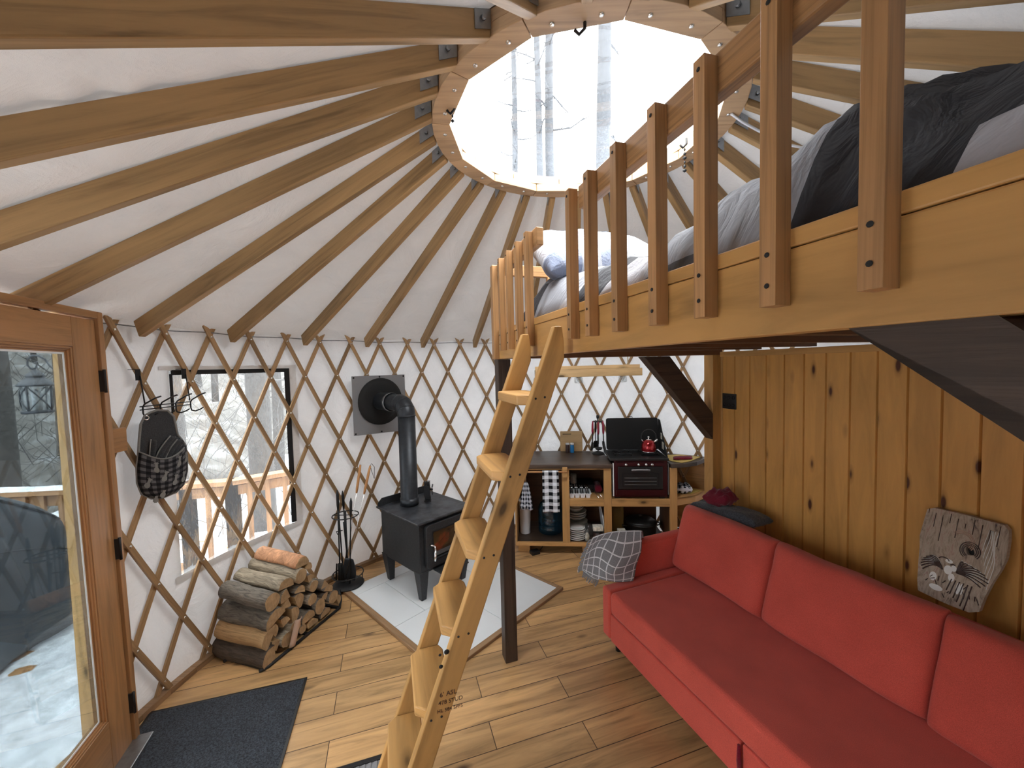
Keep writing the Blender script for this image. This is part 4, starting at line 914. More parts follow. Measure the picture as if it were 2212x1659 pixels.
# ------------------------------------------------------------------ kitchen
KF = frame(0, 3.80, -4.5)
kc = thing('kitchen_counter', 'open pine kitchen shelving unit standing on blocks along the tent wall', 'shelving unit', KF(.75, .2, 0))
def kbox(nm, *a, mat='kit', g='x', bv=.002): return MB().box(*a, KF, g).build(nm, mat, kc, bevel=bv)
kbox('side_panel', .0, .014, 0, .56, .10, .858, g='z')
for a0, a1 in ((.462, .534), (.865, .937), (1.485, 1.553)): kbox('post', a0, a1, 0, .03, .10, .858, g='z')
kbox('top_rail', .0, .937, .002, .028, .842, .859)
for a0, a1 in ((.535, .864), (.938, 1.484)): kbox('middle_rail', a0, a1, .001, .03, .484, .557)
kbox('bottom_rail', .0, 1.56, -.002, .03, .088, .122)
for a0, a1, d in ((.535, .93, .54), (.93, 1.48, .44)): kbox('shelf_board', a0, a1, .031, d, .538, .555)
for a0, a1, d in ((.015, .93, .54), (.93, 1.48, .44)): kbox('bottom_board', a0, a1, .031, d, .10, .118, mat='top')
for a, d in ((.49, .52), (.90, .5), (1.50, .4)): kbox('divider', a, a+.012, .031, d, .12, .857, mat='joist', g='z')
for a, b in ((.455, .03), (.565, .03)): pass
for a, b, d in ((.02, .06, .16), (.66, .06, .18), (1.35, .06, .18)): kbox('foot_block', a, a+.115, b, d, 0, .087)
kbox('toe_board', .0, 1.4, .20, .215, 0, .087)
kbox('back_panel', .015, .93, .541, .548, .11, .85, mat='joist'); kbox('back_panel', .93, 1.48, .445, .452, .11, .85, mat='joist')
kbox('rail_block', .466, .516, -.034, -.001, .776, .878, g='z', bv=.004)
MB().tube([KF(.003, -.045, .837), KF(.516, -.045, .837)], .0085, 10).build('towel_rod', 'handle', kc)
# corner part of the unit, against the plank wall
sidefr = [(1.554, .0), (1.75, .085), (1.925, .25)]
kbox('corner_stile', 1.905, 1.93, .23, .26, .10, .858, g='z')
mb = MB()
for (a, b), (c, d) in zip(sidefr, sidefr[1:]): mb.hexa([KF(*p, z) for z in (.497, .570) for p in ((a, b), (c, d), (a+.02, b+.025), (c+.02-.03, d+.025))])
mb.build('corner_rail', 'kit', kc)
MB().prism(sidefr+[(1.90, .27), (1.75, .37), (1.53, .45)], KF, .553, .569).build('corner_shelf', 'kit', kc)
MB().prism(sidefr+[(1.90, .27), (1.75, .37), (1.53, .45)], KF, .10, .118).build('corner_bottom', 'top', kc)
mb = MB(); mb.prism([(1.54, .455), (1.76, .375), (1.925, .265), (1.93, .275), (1.76, .385), (1.54, .465)], KF, .12, .857); mb.build('corner_back', 'kit', kc)
wt = tag(MB().prism([(-.02, -.022), (.945, -.022), (.945, .545), (.70, .595), (.40, .605), (.10, .575), (-.02, .55)], KF, .8605, .90).build('worktop', 'top', loc=KF(.45, .3, .86), bevel=.006), 'dark stained wooden worktop left of the camping oven', 'worktop')
w2 = tag(MB().prism([(1.488, -.022), (1.62, .005), (1.76, .07), (1.938, .25), (1.90, .29), (1.75, .385), (1.62, .44), (1.488, .475)], KF, .8605, .90).build('worktop', 'top', loc=KF(1.7, .2, .86), bevel=.006), 'small dark corner worktop right of the camping oven', 'worktop')
# oven
ov = thing('camping_oven', 'maroon camping stove and oven with its black lid raised', 'camp stove', KF(1.2, .19, .557))
def obox(nm, *a, mat='maroonmetal', bv=.003, g='x'): return MB().box(*a, KF, g).build(nm, mat, ov, bevel=bv)
obox('oven_body', .965, 1.465, .012, .38, .575, .928)
for a in (.975, 1.40): obox('foot', a, a+.05, .03, .33, .557, .575, mat='black')
obox('control_panel', .985, 1.43, -.002, .012, .876, .912); obox('lower_panel', .985, 1.43, -.002, .012, .596, .648)
od = MB().box(1.0, 1.418, -.006, .011, .654, .872, KF).build('oven_door', 'black', ov, bevel=.004)
frameprism(MB(), rrect(1.035, 1.385, .675, .815, .01), rrect(1.048, 1.372, .688, .802, .008), lambda a, z, b: KF(a, b, z), -.0075, -.0055).build('window_trim', 'iron', od)
mb = MB()
for z in (.70, .732, .765): mb.tube([KF(1.06, -.0075, z), KF(1.36, -.0075, z)], .0018, 5)
mb.build('oven_rack', 'steel', od)
mb = MB(); mb.tube([KF(1.12+.17*i/8, -.035-.01*sin(PI*i/8), .848+.006*sin(PI*i/8)) for i in range(9)], .009, 8); mb.tube([KF(1.14, -.004, .85), KF(1.14, -.035, .85)], .006, 6); mb.tube([KF(1.27, -.004, .85), KF(1.27, -.035, .85)], .006, 6); mb.build('door_handle', 'grey', od)
for a in (1.074, 1.191, 1.262, 1.318):
    MB().lathe([(.014, 0), (.014, .006), (.010, .018), (.0001, .018)], KF(a, -.002, .894), 14, axis=KF(0, -1, 0)-KF(0, 0, 0)).build('knob', 'chrome', ov)
obox('side_strip', .952, .962, .002, .02, .585, .905, mat='white', bv=.001, g='z'); obox('side_strip', 1.469, 1.475, .002, .02, .60, .90, mat='steel', bv=.001, g='z')
obox('cooktop', .925, 1.478, -.006, .40, .929, .952, mat='black', bv=.006)
for a in (1.075, 1.335):
    mb = MB(); mb.lathe([(.05, .953), (.05, .960), (.03, .964), (.0001, .964)], KF(a, .19, 0), 20)
    mb.build('burner', 'iron', ov)
    mb = MB()
    for i in range(4): t = PI/4+PI/2*i; mb.tube([KF(a+.02*cos(t), .19+.02*sin(t), .974), KF(a+.11*cos(t), .19+.11*sin(t), .974), KF(a+.115*cos(t), .19+.115*sin(t), .953)], .004, 6)
    mb.tube([KF(a+.09*cos(2*PI*i/24), .19+.09*sin(2*PI*i/24), .972) for i in range(24)], .004, 6, closed=True); mb.build('pan_grate', 'iron', ov)
MB().prism(rrect(.955, 1.49, .955, 1.287, .022), lambda a, z, b: KF(a, b+(z-.95)*.06, z), .375, .392).build('lid', 'matte', ov, bevel=.003)
MB().tube([KF(1.17, .40, 1.284), KF(1.175, .40, 1.302), KF(1.225, .40, 1.302), KF(1.23, .40, 1.284)], .003, 6).build('lid_handle', 'iron', ov)
sp = MB().prism([(.39, .955), (.02, .955), (.05, .975), (.33, 1.27), (.39, 1.275)], lambda b, z, a: KF(a+(b-.2)*.06, b, z), 1.478, 1.486).build('wind_screen', 'matte', ov)
for b0, b1, z0, z1 in ((.215, .275, 1.09, 1.15), (.15, .225, 1.0, 1.07)): MB().prism([(b0, z0), (b1, z0), (b1, z1), (b0, z1)], lambda b, z, a: KF(a+(b-.2)*.06, b, z), 1.4765, 1.4775).build('warning_sticker', 'paper', sp)
# kettle
kt = thing('kettle', 'shiny red whistling kettle with black arch handle on the right burner', 'kettle', KF(1.338, .19, .977))
kp_ = KF(1.338, .19, 0)
MB().lathe([(.0001, .9785), (.066, .979), (.070, .985), (.069, 1.02), (.064, 1.055), (.048, 1.085), (.030, 1.096), (.0001, 1.098)], kp_, 28).build('kettle_body', 'kettle', kt)
MB().lathe([(.069, .978), (.073, .980), (.073, .984), (.069, .986)], kp_, 28).build('base_rim', 'chrome', kt)
MB().lathe([(.031, 1.096), (.028, 1.101), (.006, 1.104), (.005, 1.112), (.011, 1.118), (.011, 1.126), (.0001, 1.129)], kp_, 18).build('kettle_lid', 'chrome', kt)
MB().tube([KF(1.338+.072*cos(t), .19, 1.118+.078*sin(t)) for t in [PI*(-.12+1.24*i/18) for i in range(19)]], .006, 8).build('kettle_handle', 'black', kt)
MB().tube([KF(1.29, .19, 1.07), KF(1.268, .19, 1.10)], .006, 8).build('handle_bracket', 'chrome', kt)
MB().tube([KF(1.385, .19, 1.06), KF(1.41, .19, 1.085), KF(1.425, .19, 1.10)], [.016, .011, .009], 10).build('spout', 'chrome', kt)
# counter things
cb = thing('cutting_board', 'pale wooden cutting board propped against the tent wall on the worktop', 'cutting board', KF(.6, .56, .90))
mb = MB(); mb.prism(rrect(.478, .722, .9015, 1.122, .008), lambda a, z, b: KF(a, b+(z-.9)*.10, z), .555, .573); mb.build('board', 'board', cb, bevel=.003)
MB().box(.505, .60, .5715, .5728, 1.088, 1.096, lambda a, b, z: KF(a, b, z)).build('grip_slot', 'matte', cb)
for a, mt, lb in ((.553, 'brown', 'pepper shaker with brown label before the cutting board'), (.602, 'blue', 'salt shaker with blue label before the cutting board')):
    s_ = thing('shaker', lb, 'shaker', KF(a, .50, .90)); c = KF(a, .50, 0)
    MB().lathe([(.0001, .901), (.021, .901), (.0215, .91), (.0215, .985), (.0212, .99)], c, 18).build('shaker_body', mt, s_); MB().lathe([(.0215, .99), (.0215, 1.004), (.019, 1.007), (.0001, 1.007)], c, 18).build('shaker_cap', 'white', s_)
ua = .875
uc = thing('utensil_holder', 'black revolving utensil stand on the worktop beside the oven lid', 'utensil stand', KF(ua, .44, .90)); c = KF(ua, .44, 0)
MB().lathe([(.0001, .90), (.065, .901), (.068, .908), (.05, .918), (.015, .93)], c, 24).build('stand_base', 'black', uc); MB().tube([c+V((0, 0, .92)), c+V((0, 0, 1.285))], .007, 8).build('stand_pole', 'black', uc)
MB().lathe([(.01, 1.24), (.055, 1.245), (.055, 1.252), (.01, 1.256)], c, 20).build('stand_top', 'black', uc); MB().lathe([(.012, 1.28), (.016, 1.30), (.014, 1.315), (.0001, 1.317)], c, 12).build('stand_knob', 'black', uc)
for i, (t, nm, lb) in enumerate(((200, 'spatula', 'red-handled black spatula at the left of the utensil stand'), (262, 'ladle', 'red-handled black ladle hanging at the front of the utensil stand'), (318, 'slotted_spoon', 'red-handled slotted spoon at the right of the utensil stand'), (20, 'pasta_server', 'black handled pasta server behind the utensil stand'), (100, 'turner', 'black handled turner at the back of the utensil stand'))):
    q = c+V((.052*cos(R(t)), .052*sin(R(t)), 0)); o = thing(nm, lb, 'utensil', q+V((0, 0, .95)), 'kitchen utensils on the stand'); dv = V((cos(R(t)), sin(R(t)), 0))
    MB().tube([q+V((0, 0, 1.255))+dv*.008, q+dv*.012+V((0, 0, 1.22)), q+dv*.014+V((0, 0, 1.15)), q+dv*.012+V((0, 0, 1.12))], [.007, .011, .012, .008], 8).build('handle', 'handle_red' if i < 3 else 'black', o)
    MB().tube([q+dv*.012+V((0, 0, 1.125)), q+dv*.016+V((0, 0, 1.02))], .005, 6).build('shank', 'black', o)
    s2 = V((-dv.y, dv.x, 0))
    if nm == 'ladle': MB().lathe([(.0001, 0), (.03, .008), (.04, .03), (.038, .03), (.028, .011), (.0001, .004)], q+dv*.03+V((0, 0, .955)), 16).build('bowl', 'black', o)
    else: MB().grid(4, 6, lambda a, b: q+dv*(.014+.02*b*b)+s2*((a-.5)*.055*(.5+.5*sin(PI*min(1, b*.7+.15))))+V((0, 0, 1.03-.085*b))).build('blade', 'black', o, solid=.003)
# towel on the rod
tw = thing('tea_towel', 'black and white checked tea towel hanging over the wooden rod', 'towel', KF(.35, -.045, .46))
def towelpt(a, b):
    x = lerp(.275, .430, a); s = b*1.45
    wv = .006*sin(a*9+1)*min(1, abs(s-.30)*3)
    if s < .27: z = .60+s*(.237/.27); return KF(x+.004, -.033+wv*.4, z)
    if s < .33: t = PI*(s-.27)/.06; return KF(x, -.045+.012*cos(t), .837+.012*sin(t))
    q = (s-.33)/1.12; return KF(x+.008*q*(a-.3), -.058-wv-.008*q, .837-.385*q)
MB().grid(14, 44, towelpt, lambda a, b: (a*.165, b*.63)).build('towel_cloth', 'towel', tw, solid=.003)
t2 = thing('tea_towel', 'striped navy and white towel hung beside the waste bin', 'towel', KF(.11, .12, .41))
MB().grid(16, 12, lambda a, b: KF(.108+(a-.5)*(.03+.10*b**.6), .085+.015*sin(a*14)*b-.0, .700-.285*b), lambda a, b: (a*.18, b*.29)).build('towel_cloth', 'towel2', t2, solid=.004)
MB().tube([KF(.108, .085, .70), KF(.108, .09, .74), KF(.10, .09, .842)], .003, 6).build('hanging_loop', 'rope', t2)
bn = thing('waste_bin', 'white plastic bin at the left end of the bottom shelf', 'bin', KF(.075, .24, .118))
MB().lathe([(.0001, .119), (.050, .119), (.053, .125), (.062, .45), (.066, .452), (.066, .470), (.06, .472), (.056, .45), (.0001, .445)], KF(.085, .24, 0), 26).build('bin_body', 'white', bn); MB().tube([KF(.085+.0615*cos(2*PI*i/26), .24+.0615*sin(2*PI*i/26), .41) for i in range(26)], .002, 5, closed=True).build('bin_ridge', 'grey', bn)
jg = thing('water_jug', 'big translucent blue water jug on the bottom shelf behind the checked towel', 'water jug', KF(.345, .28, .118))
MB().lathe([(.0001, .119), (.11, .119), (.122, .13), (.122, .19), (.117, .20), (.122, .21), (.122, .28), (.117, .29), (.122, .30), (.122, .37), (.10, .42), (.05, .455), (.03, .465), (.03, .49), (.0001, .49)], KF(.345, .28, 0), 32).build('jug_body', 'jug', jg)
MB().lathe([(.032, .475), (.032, .503), (.0001, .505)], KF(.345, .28, 0), 18).build('jug_cap', 'blue', jg)
mb = MB(); mb.tube([KF(.345+.12*cos(t), .28-.12*sin(t), .235+.02*abs(cos(t))) for t in [PI*(.3+.4*i/10) for i in range(11)]], .008, 8); mb.build('carry_handle', 'jug', jg)
tn = tag(MB().box(.555, .80, .20, .42, .5555, .640, KF).build('baking_tin', 'iron', loc=KF(.68, .31, .5555), bevel=.008), 'dark lidded tin behind the cutlery tray under the mug', 'tin')
mg = thing('mug', 'pale speckled mug standing on the dark tin', 'mug', KF(.59, .245, .64))
c = KF(.592, .245, 0); MB().lathe([(.0001, .641), (.030, .641), (.032, .65), (.032, .735), (.0295, .735), (.0295, .65), (.0001, .648)], c, 22).build('mug_body', 'mug', mg); MB().tube([c+V((-.031, 0, .715)), c+V((-.052, 0, .71)), c+V((-.055, 0, .68)), c+V((-.032, 0, .665))], .005, 8).build('mug_handle', 'mug', mg)
ct = thing('cutlery_tray', 'white plastic cutlery tray with four compartments on the middle shelf', 'cutlery tray', KF(.635, .14, .5555))
mb = MB()
for i in range(4):
    a0 = .537+.052*i; q = [KF(a, b, z) for z, k in ((.5565, .007), (.598, 0)) for b in (.035+k, .185-k) for a in (a0+k, a0+.049-k)]
    mb.add(q, [(0, 1, 3, 2), (0, 4, 5, 1), (2, 3, 7, 6), (0, 2, 6, 4), (1, 5, 7, 3)], [[(0, 0)]*4]*5)
mb.build('compartments', 'white', ct, solid=.0025)
frameprism(MB(), rrect(.530, .750, .028, .192, .012), rrect(.5385, .7415, .036, .184, .006), lambda a, b, z: KF(a, b, z), .596, .600).build('tray_rim', 'white', ct)
for i in range(4):
    for j in range(2):
        a = .549+.052*i+.018*j; o = thing('table_knife' if i % 2 else 'table_spoon', f"dark handled {'knife' if i%2 else 'spoon'} in the cutlery tray, {('left','middle left','middle right','right')[i]} compartment", 'cutlery', KF(a, .1, .56), 'cutlery in the white tray')
        MB().tube([KF(a, .045+.01*j, .575+.008*j), KF(a, .09, .592+.008*j), KF(a, .14, .622)], [.006, .007, .005], 8).build('handle', 'black', o); MB().tube([KF(a, .135, .620), KF(a, .17, .632), KF(a, .20, .64)], [.004, .010, .008], 8).build('metal_end', 'chrome', o)
for i, (b, l) in enumerate(((.02, 'thin metal skewer lying on the shelf nearest the tray'), (.05, 'second thin metal skewer leaning toward the right post'))):
    tag(MB().tube([KF(.765+.03*i, .24, .60), KF(.82+.03*i, b, .562)], .003, 6).build('skewer', 'chrome', loc=KF(.79+.03*i, .13, .5555)), l, 'skewer', 'skewers by the cutlery tray')
tag(MB().pillow(lambda x, y, t: KF(.835+x, .25+y, .60+t), .07, .20, .042, 4, .4, 8, wr=.3, seed=4).build('red_oven_glove', 'maroon', loc=KF(.835, .25, .557), weld=True), 'dark red cloth glove in the shadow of the middle shelf', 'oven glove')
# crockery
def stack(nm, lbl, cat, grp, c0, prof, mat, n, dz, names):
    first = None
    for i in range(n):
        lb = lbl % names[i]
        if first is None:
            first = thing(nm, lb, cat, c0, grp); MB().lathe(prof, c0, 32).build('dish', mat, first)
        else: dup(first, (0.002*(-1)**i, .001*i % 2, dz*i), lb)
bowl = [(.0001, .002), (.04, .002), (.045, .004), (.068, .028), (.076, .050), (.073, .050), (.064, .028), (.04, .009), (.0001, .008)]
plt = [(.0001, .001), (.055, .001), (.06, .004), (.088, .013), (.088, .016), (.058, .008), (.0001, .006)]
ORD = ['lowest', 'second lowest', 'third from the bottom', 'third from the top', 'second from the top', 'topmost']
stack('dinner_plate', 'cream dinner plate, %s in the rear crockery pile', 'plate', 'plates in the rear crockery pile', KF(.622, .33, .1185), [(r*1.32, z*1.2) for r, z in plt], 'ceramic', 5, .021, ['lowest', 'second lowest', 'middle one', 'second from the top', 'topmost'])
stack('wide_bowl', 'wide cream bowl, %s of three above the dinner plates', 'bowl', 'wide bowls on the rear pile', KF(.62, .33, .237), [(r*1.42, z*.9) for r, z in bowl], 'ceramic', 3, .023, ['lowest', 'middle', 'top'])
stack('deep_bowl', 'deep cream bowl, %s of the two on top of the rear pile', 'bowl', 'deep bowls on the rear pile', KF(.615, .33, .318), [(r*1.12, z*1.05) for r, z in bowl], 'ceramic', 2, .030, ['lower', 'upper'])
stack('side_plate', 'small white plate, %s in the front plate stack', 'plate', 'white plates in the front stack', KF(.607, .12, .1185), plt, 'plate', 6, .020, ORD)
def bottle(nm, lb, cat, c, prof, mat, cap=None, fill=None):
    o = thing(nm, lb, cat, c); MB().lathe(prof, c, 20).build('glass', mat, o)
    if cap: MB().lathe(cap, c, 16).build('lid', 'matte', o)
    if fill: MB().lathe(fill, c, 16).build('contents', 'paper', o)
bottle('glass_bottle', 'small clear bottle with pale contents in front of the plates', 'bottle', KF(.705, .06, .1185), [(.0001, .001), (.022, .001), (.024, .05), (.012, .085), (.011, .115), (.0001, .116)], 'jar', None, [(.0001, .003), (.020, .003), (.021, .05), (.011, .08), (.0001, .082)])
bottle('storage_jar', 'round clear jar behind the small bottle', 'jar', KF(.735, .20, .1185), [(.0001, .001), (.045, .001), (.05, .06), (.03, .11), (.0001, .115)], 'jar')
bottle('spice_jar', 'dark jar with printed label under the cream box', 'jar', KF(.812, .075, .1185), [(.0001, .001), (.042, .001), (.044, .01), (.044, .085), (.0001, .088)], 'brown', [(.045, .086), (.045, .104), (.0001, .106)])
tag(MB().box(.762, .858, .035, .115, .2255, .265, KF).build('match_box', 'paper', loc=KF(.81, .075, .2255), bevel=.001), 'cream printed box lying on top of the dark jar', 'box')
tag(MB().prism([(.05, .119), (.30, .119), (.30, .46), (.22, .46), (.05, .36)], lambda b, z, a: KF(a-(z-.119)*.10, b, z), .8795, .888).build('white_cutting_board', 'white', loc=KF(.87, .17, .119), bevel=.002), 'thin white plastic cutting board standing on edge on the bottom shelf', 'cutting board')
pt_ = thing('cooking_pot', 'big black lidded pot in the dark shelf below the oven', 'pot', KF(1.26, .22, .1185)); c = KF(1.26, .22, 0)
MB().lathe([(.0001, .119), (.13, .119), (.145, .13), (.150, .25), (.156, .252), (.156, .258), (.145, .258)], c, 32).build('pot_body', 'black', pt_); MB().lathe([(.154, .259), (.13, .278), (.06, .296), (.0001, .30)], c, 32).build('pot_lid', 'black', pt_); MB().lathe([(.01, .299), (.02, .315), (.02, .322), (.0001, .325)], c, 14).build('lid_knob', 'black', pt_)
mb = MB()
for s in (-1, 1): mb.tube([c+V((s*.15, -.04, .225)), c+V((s*.19, -.03, .23)), c+V((s*.19, .03, .23)), c+V((s*.15, .04, .225))], .007, 8)
mb.build('pot_handle', 'black', pt_)
tag(MB().pillow(lambda x, y, t: KF(1.02+x, .24+t, .27+y), .15, .30, .055, 4, .4, 10, wr=.2, seed=9).build('food_bag', 'olive', loc=KF(1.02, .24, .119), weld=True), 'olive-yellow bag standing in the shelf below the oven', 'bag')
tag(MB().box(1.0, 1.075, .03, .09, .1185, .235, KF).build('tea_box', 'paper', loc=KF(1.03, .06, .1185), bevel=.002), 'small white labelled carton at the front of the shelf below the oven', 'box')
tag(MB().box(.965, .99, .03, .08, .1185, .185, KF).build('yellow_box', 'yellow', loc=KF(.975, .05, .1185), bevel=.002), 'little yellow packet beside the white carton below the oven', 'box')
tag(MB().prism([(1.50, .13), (1.60, .02), (1.70, .075), (1.86, .245), (1.70, .35), (1.52, .33)], KF, .9006, .908).build('yellow_tray', 'yellow', loc=KF(1.68, .2, .9), bevel=.002), 'thin yellow chopping board on the corner worktop', 'chopping board')
tag(MB().pillow(lambda x, y, t: KF(1.655+x*.95+y*.25, .15+y*.8+x*.1, .921+t), .20, .11, .013, 4, .4, 12, wr=.5, seed=2).build('folded_cloth', 'maroon', loc=KF(1.655, .15, .908), weld=True), 'folded dusky red cloth lying on the yellow board', 'cloth')
tag(MB().pillow(lambda x, y, t: KF(1.66+x, .17+y, .615+t), .15, .13, .045, 3, .5, 14, wr=.9, seed=3).build('oven_mitt', 'towel2', loc=KF(1.66, .17, .5695), weld=True), 'crumpled black and white oven cloth on the corner shelf', 'oven cloth')
tag(MB().prism([(1.72, .11), (1.86, .22), (1.80, .28), (1.70, .22)], KF, .5696, .574).build('yellow_booklet', 'yellow', loc=KF(1.78, .2, .5695)), 'yellow booklet lying at the right of the corner shelf', 'booklet')
pg = thing('power_adapter', 'black power adapter on the floor below the counter', 'power adapter', (.185, 3.80, 0)); AF = frame(.185, 3.80, 25)
MB().box(-.045, .045, -.035, .035, .002, .035, AF).build('adapter_block', 'black', pg, bevel=.006); MB().tube([AF(.045, 0, .018), AF(.10, .03, .03), AF(.16, .10, .02), AF(.2, .16, .008)], .004, 6).build('cable', 'black', pg)

# pendant light made from a plank with jar shades
pd = thing('pendant_light', 'rustic wooden beam light with glass jar shades hanging over the kitchen', 'pendant light', (.68, 3.36, 1.757))
mb = MB(); mb.box(.20, 1.112, 3.335, 3.43, 1.757, 1.822); mb.build('beam', 'board', pd, bevel=.003); MB().box(.20, 1.095, 3.345, 3.365, 1.8225, 1.852).build('top_board', 'board', pd, bevel=.003)
for x in (.20+.02, .575, .955):
    MB().lathe([(.001, 1.7565), (.030, 1.7565), (.034, 1.745), (.036, 1.715), (.033, 1.702), (.0001, 1.700)], (x, 3.38, 0), 22).build('jar_shade', 'jar', pd); MB().lathe([(.02, 1.7568), (.02, 1.735), (.013, 1.730), (.010, 1.718), (.0001, 1.712)], (x, 3.38, 0), 14).build('bulb', 'jar', pd)
for x in (.33, 1.0):
    mb = MB(); mb.tube([(x, 3.39, 1.823), (x+.003, 3.385, 1.86), (x, 3.385, 2.60)], .005, 6); mb.tube([(x, 3.38, 1.84), (x-.025, 3.37, 1.835), (x-.045, 3.365, 1.825)], .003, 5); mb.tube([(x, 3.38, 1.85), (x+.018, 3.37, 1.865)], .003, 5); mb.build('rope', 'rope', pd)

# ------------------------------------------------------------------ sofa
SO = frame(.55, 2.48, -69)
so = thing('sofa', 'long red fabric sofa bed with slim arms along the plank wall', 'sofa', SO(1.1, .45, 0))
SL_ = 2.25
def rbox(x0, x1, y0, y1, z0, z1, r=.03, n=5, fn=SO):
    mb = MB(); mb.box(x0, x1, y0, y1, z0, z1, fn); return mb
rbox(0, .0845, 0, .78, .115, .432).build('side_panel', 'red', so, bevel=.018, seg=4)
rbox(.088, SL_-.09, -.004, .79, .29, .434).build('seat', 'red', so, bevel=.028, seg=5)
rbox(.088, .997, .0, .78, .115, .288).build('front_drawer', 'red', so, bevel=.010, seg=3); rbox(1.003, SL_-.09, .0, .78, .115, .288).build('front_drawer', 'red', so, bevel=.010, seg=3)
rbox(SL_-.086, SL_, 0, .78, .115, .432).build('side_panel', 'red', so, bevel=.018, seg=4)
rbox(-.088, -.006, .17, .86, .14, .655).build('arm', 'red', so, bevel=.034, seg=5); rbox(SL_+.003, SL_+.088, .13, .86, .14, .662).build('arm', 'red', so, bevel=.022, seg=4)
rbox(-.02, SL_+.02, .785, .865, .14, .80).build('back_frame', 'red', so, bevel=.025, seg=4)
mb = MB(); mb.tube([SO(1.0, -.012, .285), SO(1.002, -.014, .22), SO(1.0, -.010, .13)], [.006, .010, .006], 8); mb.build('pull_strap', 'maroon', so)
for a, b in ((.045, .09), (SL_-.05, .09), (.045, .72), (SL_-.05, .72)): MB().lathe([(.018, 0), (.018, .02), (.024, .114)], SO(a, b, 0), 14).build('leg', 'black', so)
LN = R(17.5)
for i, (a, wd, dz, lb) in enumerate(((.312, .655, 0, 'red back cushion at the far end of the sofa next to the throw'), (.978, .675, -.004, 'middle red back cushion of the sofa below the painted slab'), (1.635, .64, -.012, 'nearest red back cushion of the sofa, cut by the picture edge'))):
    fn = lambda x, y, t, a=a, dz=dz: SO(a+x, .695+y*sin(LN)-t*cos(LN)+.012*noise.noise(V((x*5+a*9, y*5, 0))), .640+dz+y*cos(LN)+t*sin(LN)*.6+.010*noise.noise(V((x*4, a, 3))))
    o = MB().pillow(fn, wd, .43, .082, 10, .30, 26, back=.75, wr=.05, seed=i).build('back_cushion', 'red', loc=SO(a, .62, .434), weld=True); tag(o, lb, 'cushion', 'red back cushions on the sofa')
# throw over the arm
NET = [[(-.12, .015, .690), (-.095, .120, .715), (-.05, .225, .725), (.0, .321, .728)], [(-.128, -.022, .60), (-.09, .050, .64), (.005, .150, .60), (.018, .305, .615)],
       [(-.128, -.050, .53), (-.075, .010, .535), (.020, .085, .51), (.032, .245, .52)], [(-.125, -.060, .482), (-.05, -.012, .452), (.02, .085, .445), (.06, .20, .444)]]
def bez(P, t): k = (1-t)**3, 3*t*(1-t)**2, 3*t*t*(1-t), t**3; return sum((V(p)*q for p, q in zip(P, k)), V((0, 0, 0)))
def crsp(P, t):
    s = t*3; i = min(2, int(s)); f = s-i; p = [V(P[max(0, min(3, i+k))]) for k in (-1, 0, 1, 2)]
    return .5*((2*p[1])+(p[2]-p[0])*f+(2*p[0]-5*p[1]+4*p[2]-p[3])*f*f+(-p[0]+3*p[1]-3*p[2]+p[3])*f**3)
def throwpt(a, b):
    q = crsp([crsp(NET[j], a) for j in range(4)], b); f = .010*sin(a*7+b*4)*sin(b*PI)+.012*noise.noise(V((a*3, b*3, 1)))
    return SO(q.x-.0+f*.6, q.y-f, q.z)
th = thing('throw_blanket', 'grey throw with white grid lines and fringe draped over the sofa arm', 'throw', SO(0, .1, .44))
mb = MB(); mb.grid(28, 28, throwpt, lambda a, b: (a*.40+.01*b, b*.30)); mb.grid(10, 6, lambda a, b: throwpt(a, 0)+(SO(-.06, .02, -.01)-SO(0, 0, 0))*0+(SO(-.05*b, .06*b, -.02*b*b*4)-SO(0, 0, 0)), lambda a, b: (a*.40, -b*.06)); mb.build('blanket', 'throw', th, solid=.007)
mb = MB()
for i in range(26):
    p = throwpt(0, .05+.95*i/25); d = SO(-.03-.01*random.random(), -.02, -.012-.02*random.random())-SO(0, 0, 0); mb.tube([p, p+d*.5+V((0, 0, .004)), p+d+V((0, 0, -.012))], [.005, .004, .003], 5)
for i in range(14):
    p = throwpt(.02+.36*i/13, 1); d = SO(-.008*random.random(), -.012, -.035-.02*random.random())-SO(0, 0, 0); mb.tube([p, p+d*.5+V((.003, 0, 0)), p+d], [.005, .004, .003], 5)
mb.build('fringe', 'throw', th)
# clothes on the sofa back
g1 = MB().pillow(lambda x, y, t: SO(.205+x, .875+y, .842+t+.02*sin(x*9)), .50, .17, .040, 4, .4, 22, wr=.35, seed=11); tag(g1.build('folded_sweater', 'grey_knit', loc=SO(.2, .875, .80), weld=True), 'dark grey folded sweater lying on the sofa back by the wall', 'sweater')
tag(MB().pillow(lambda x, y, t: SO(.13+x*.9, .885+y*.8, .915+t*(1.3-1.6*x)+.02*sin(x*16+y*9)), .22, .15, .042, 3, .5, 18, wr=.9, seed=21).build('red_shirt', 'maroon', loc=SO(.13, .88, .87), weld=True), 'crumpled dark red shirt on top of the grey sweater', 'shirt')

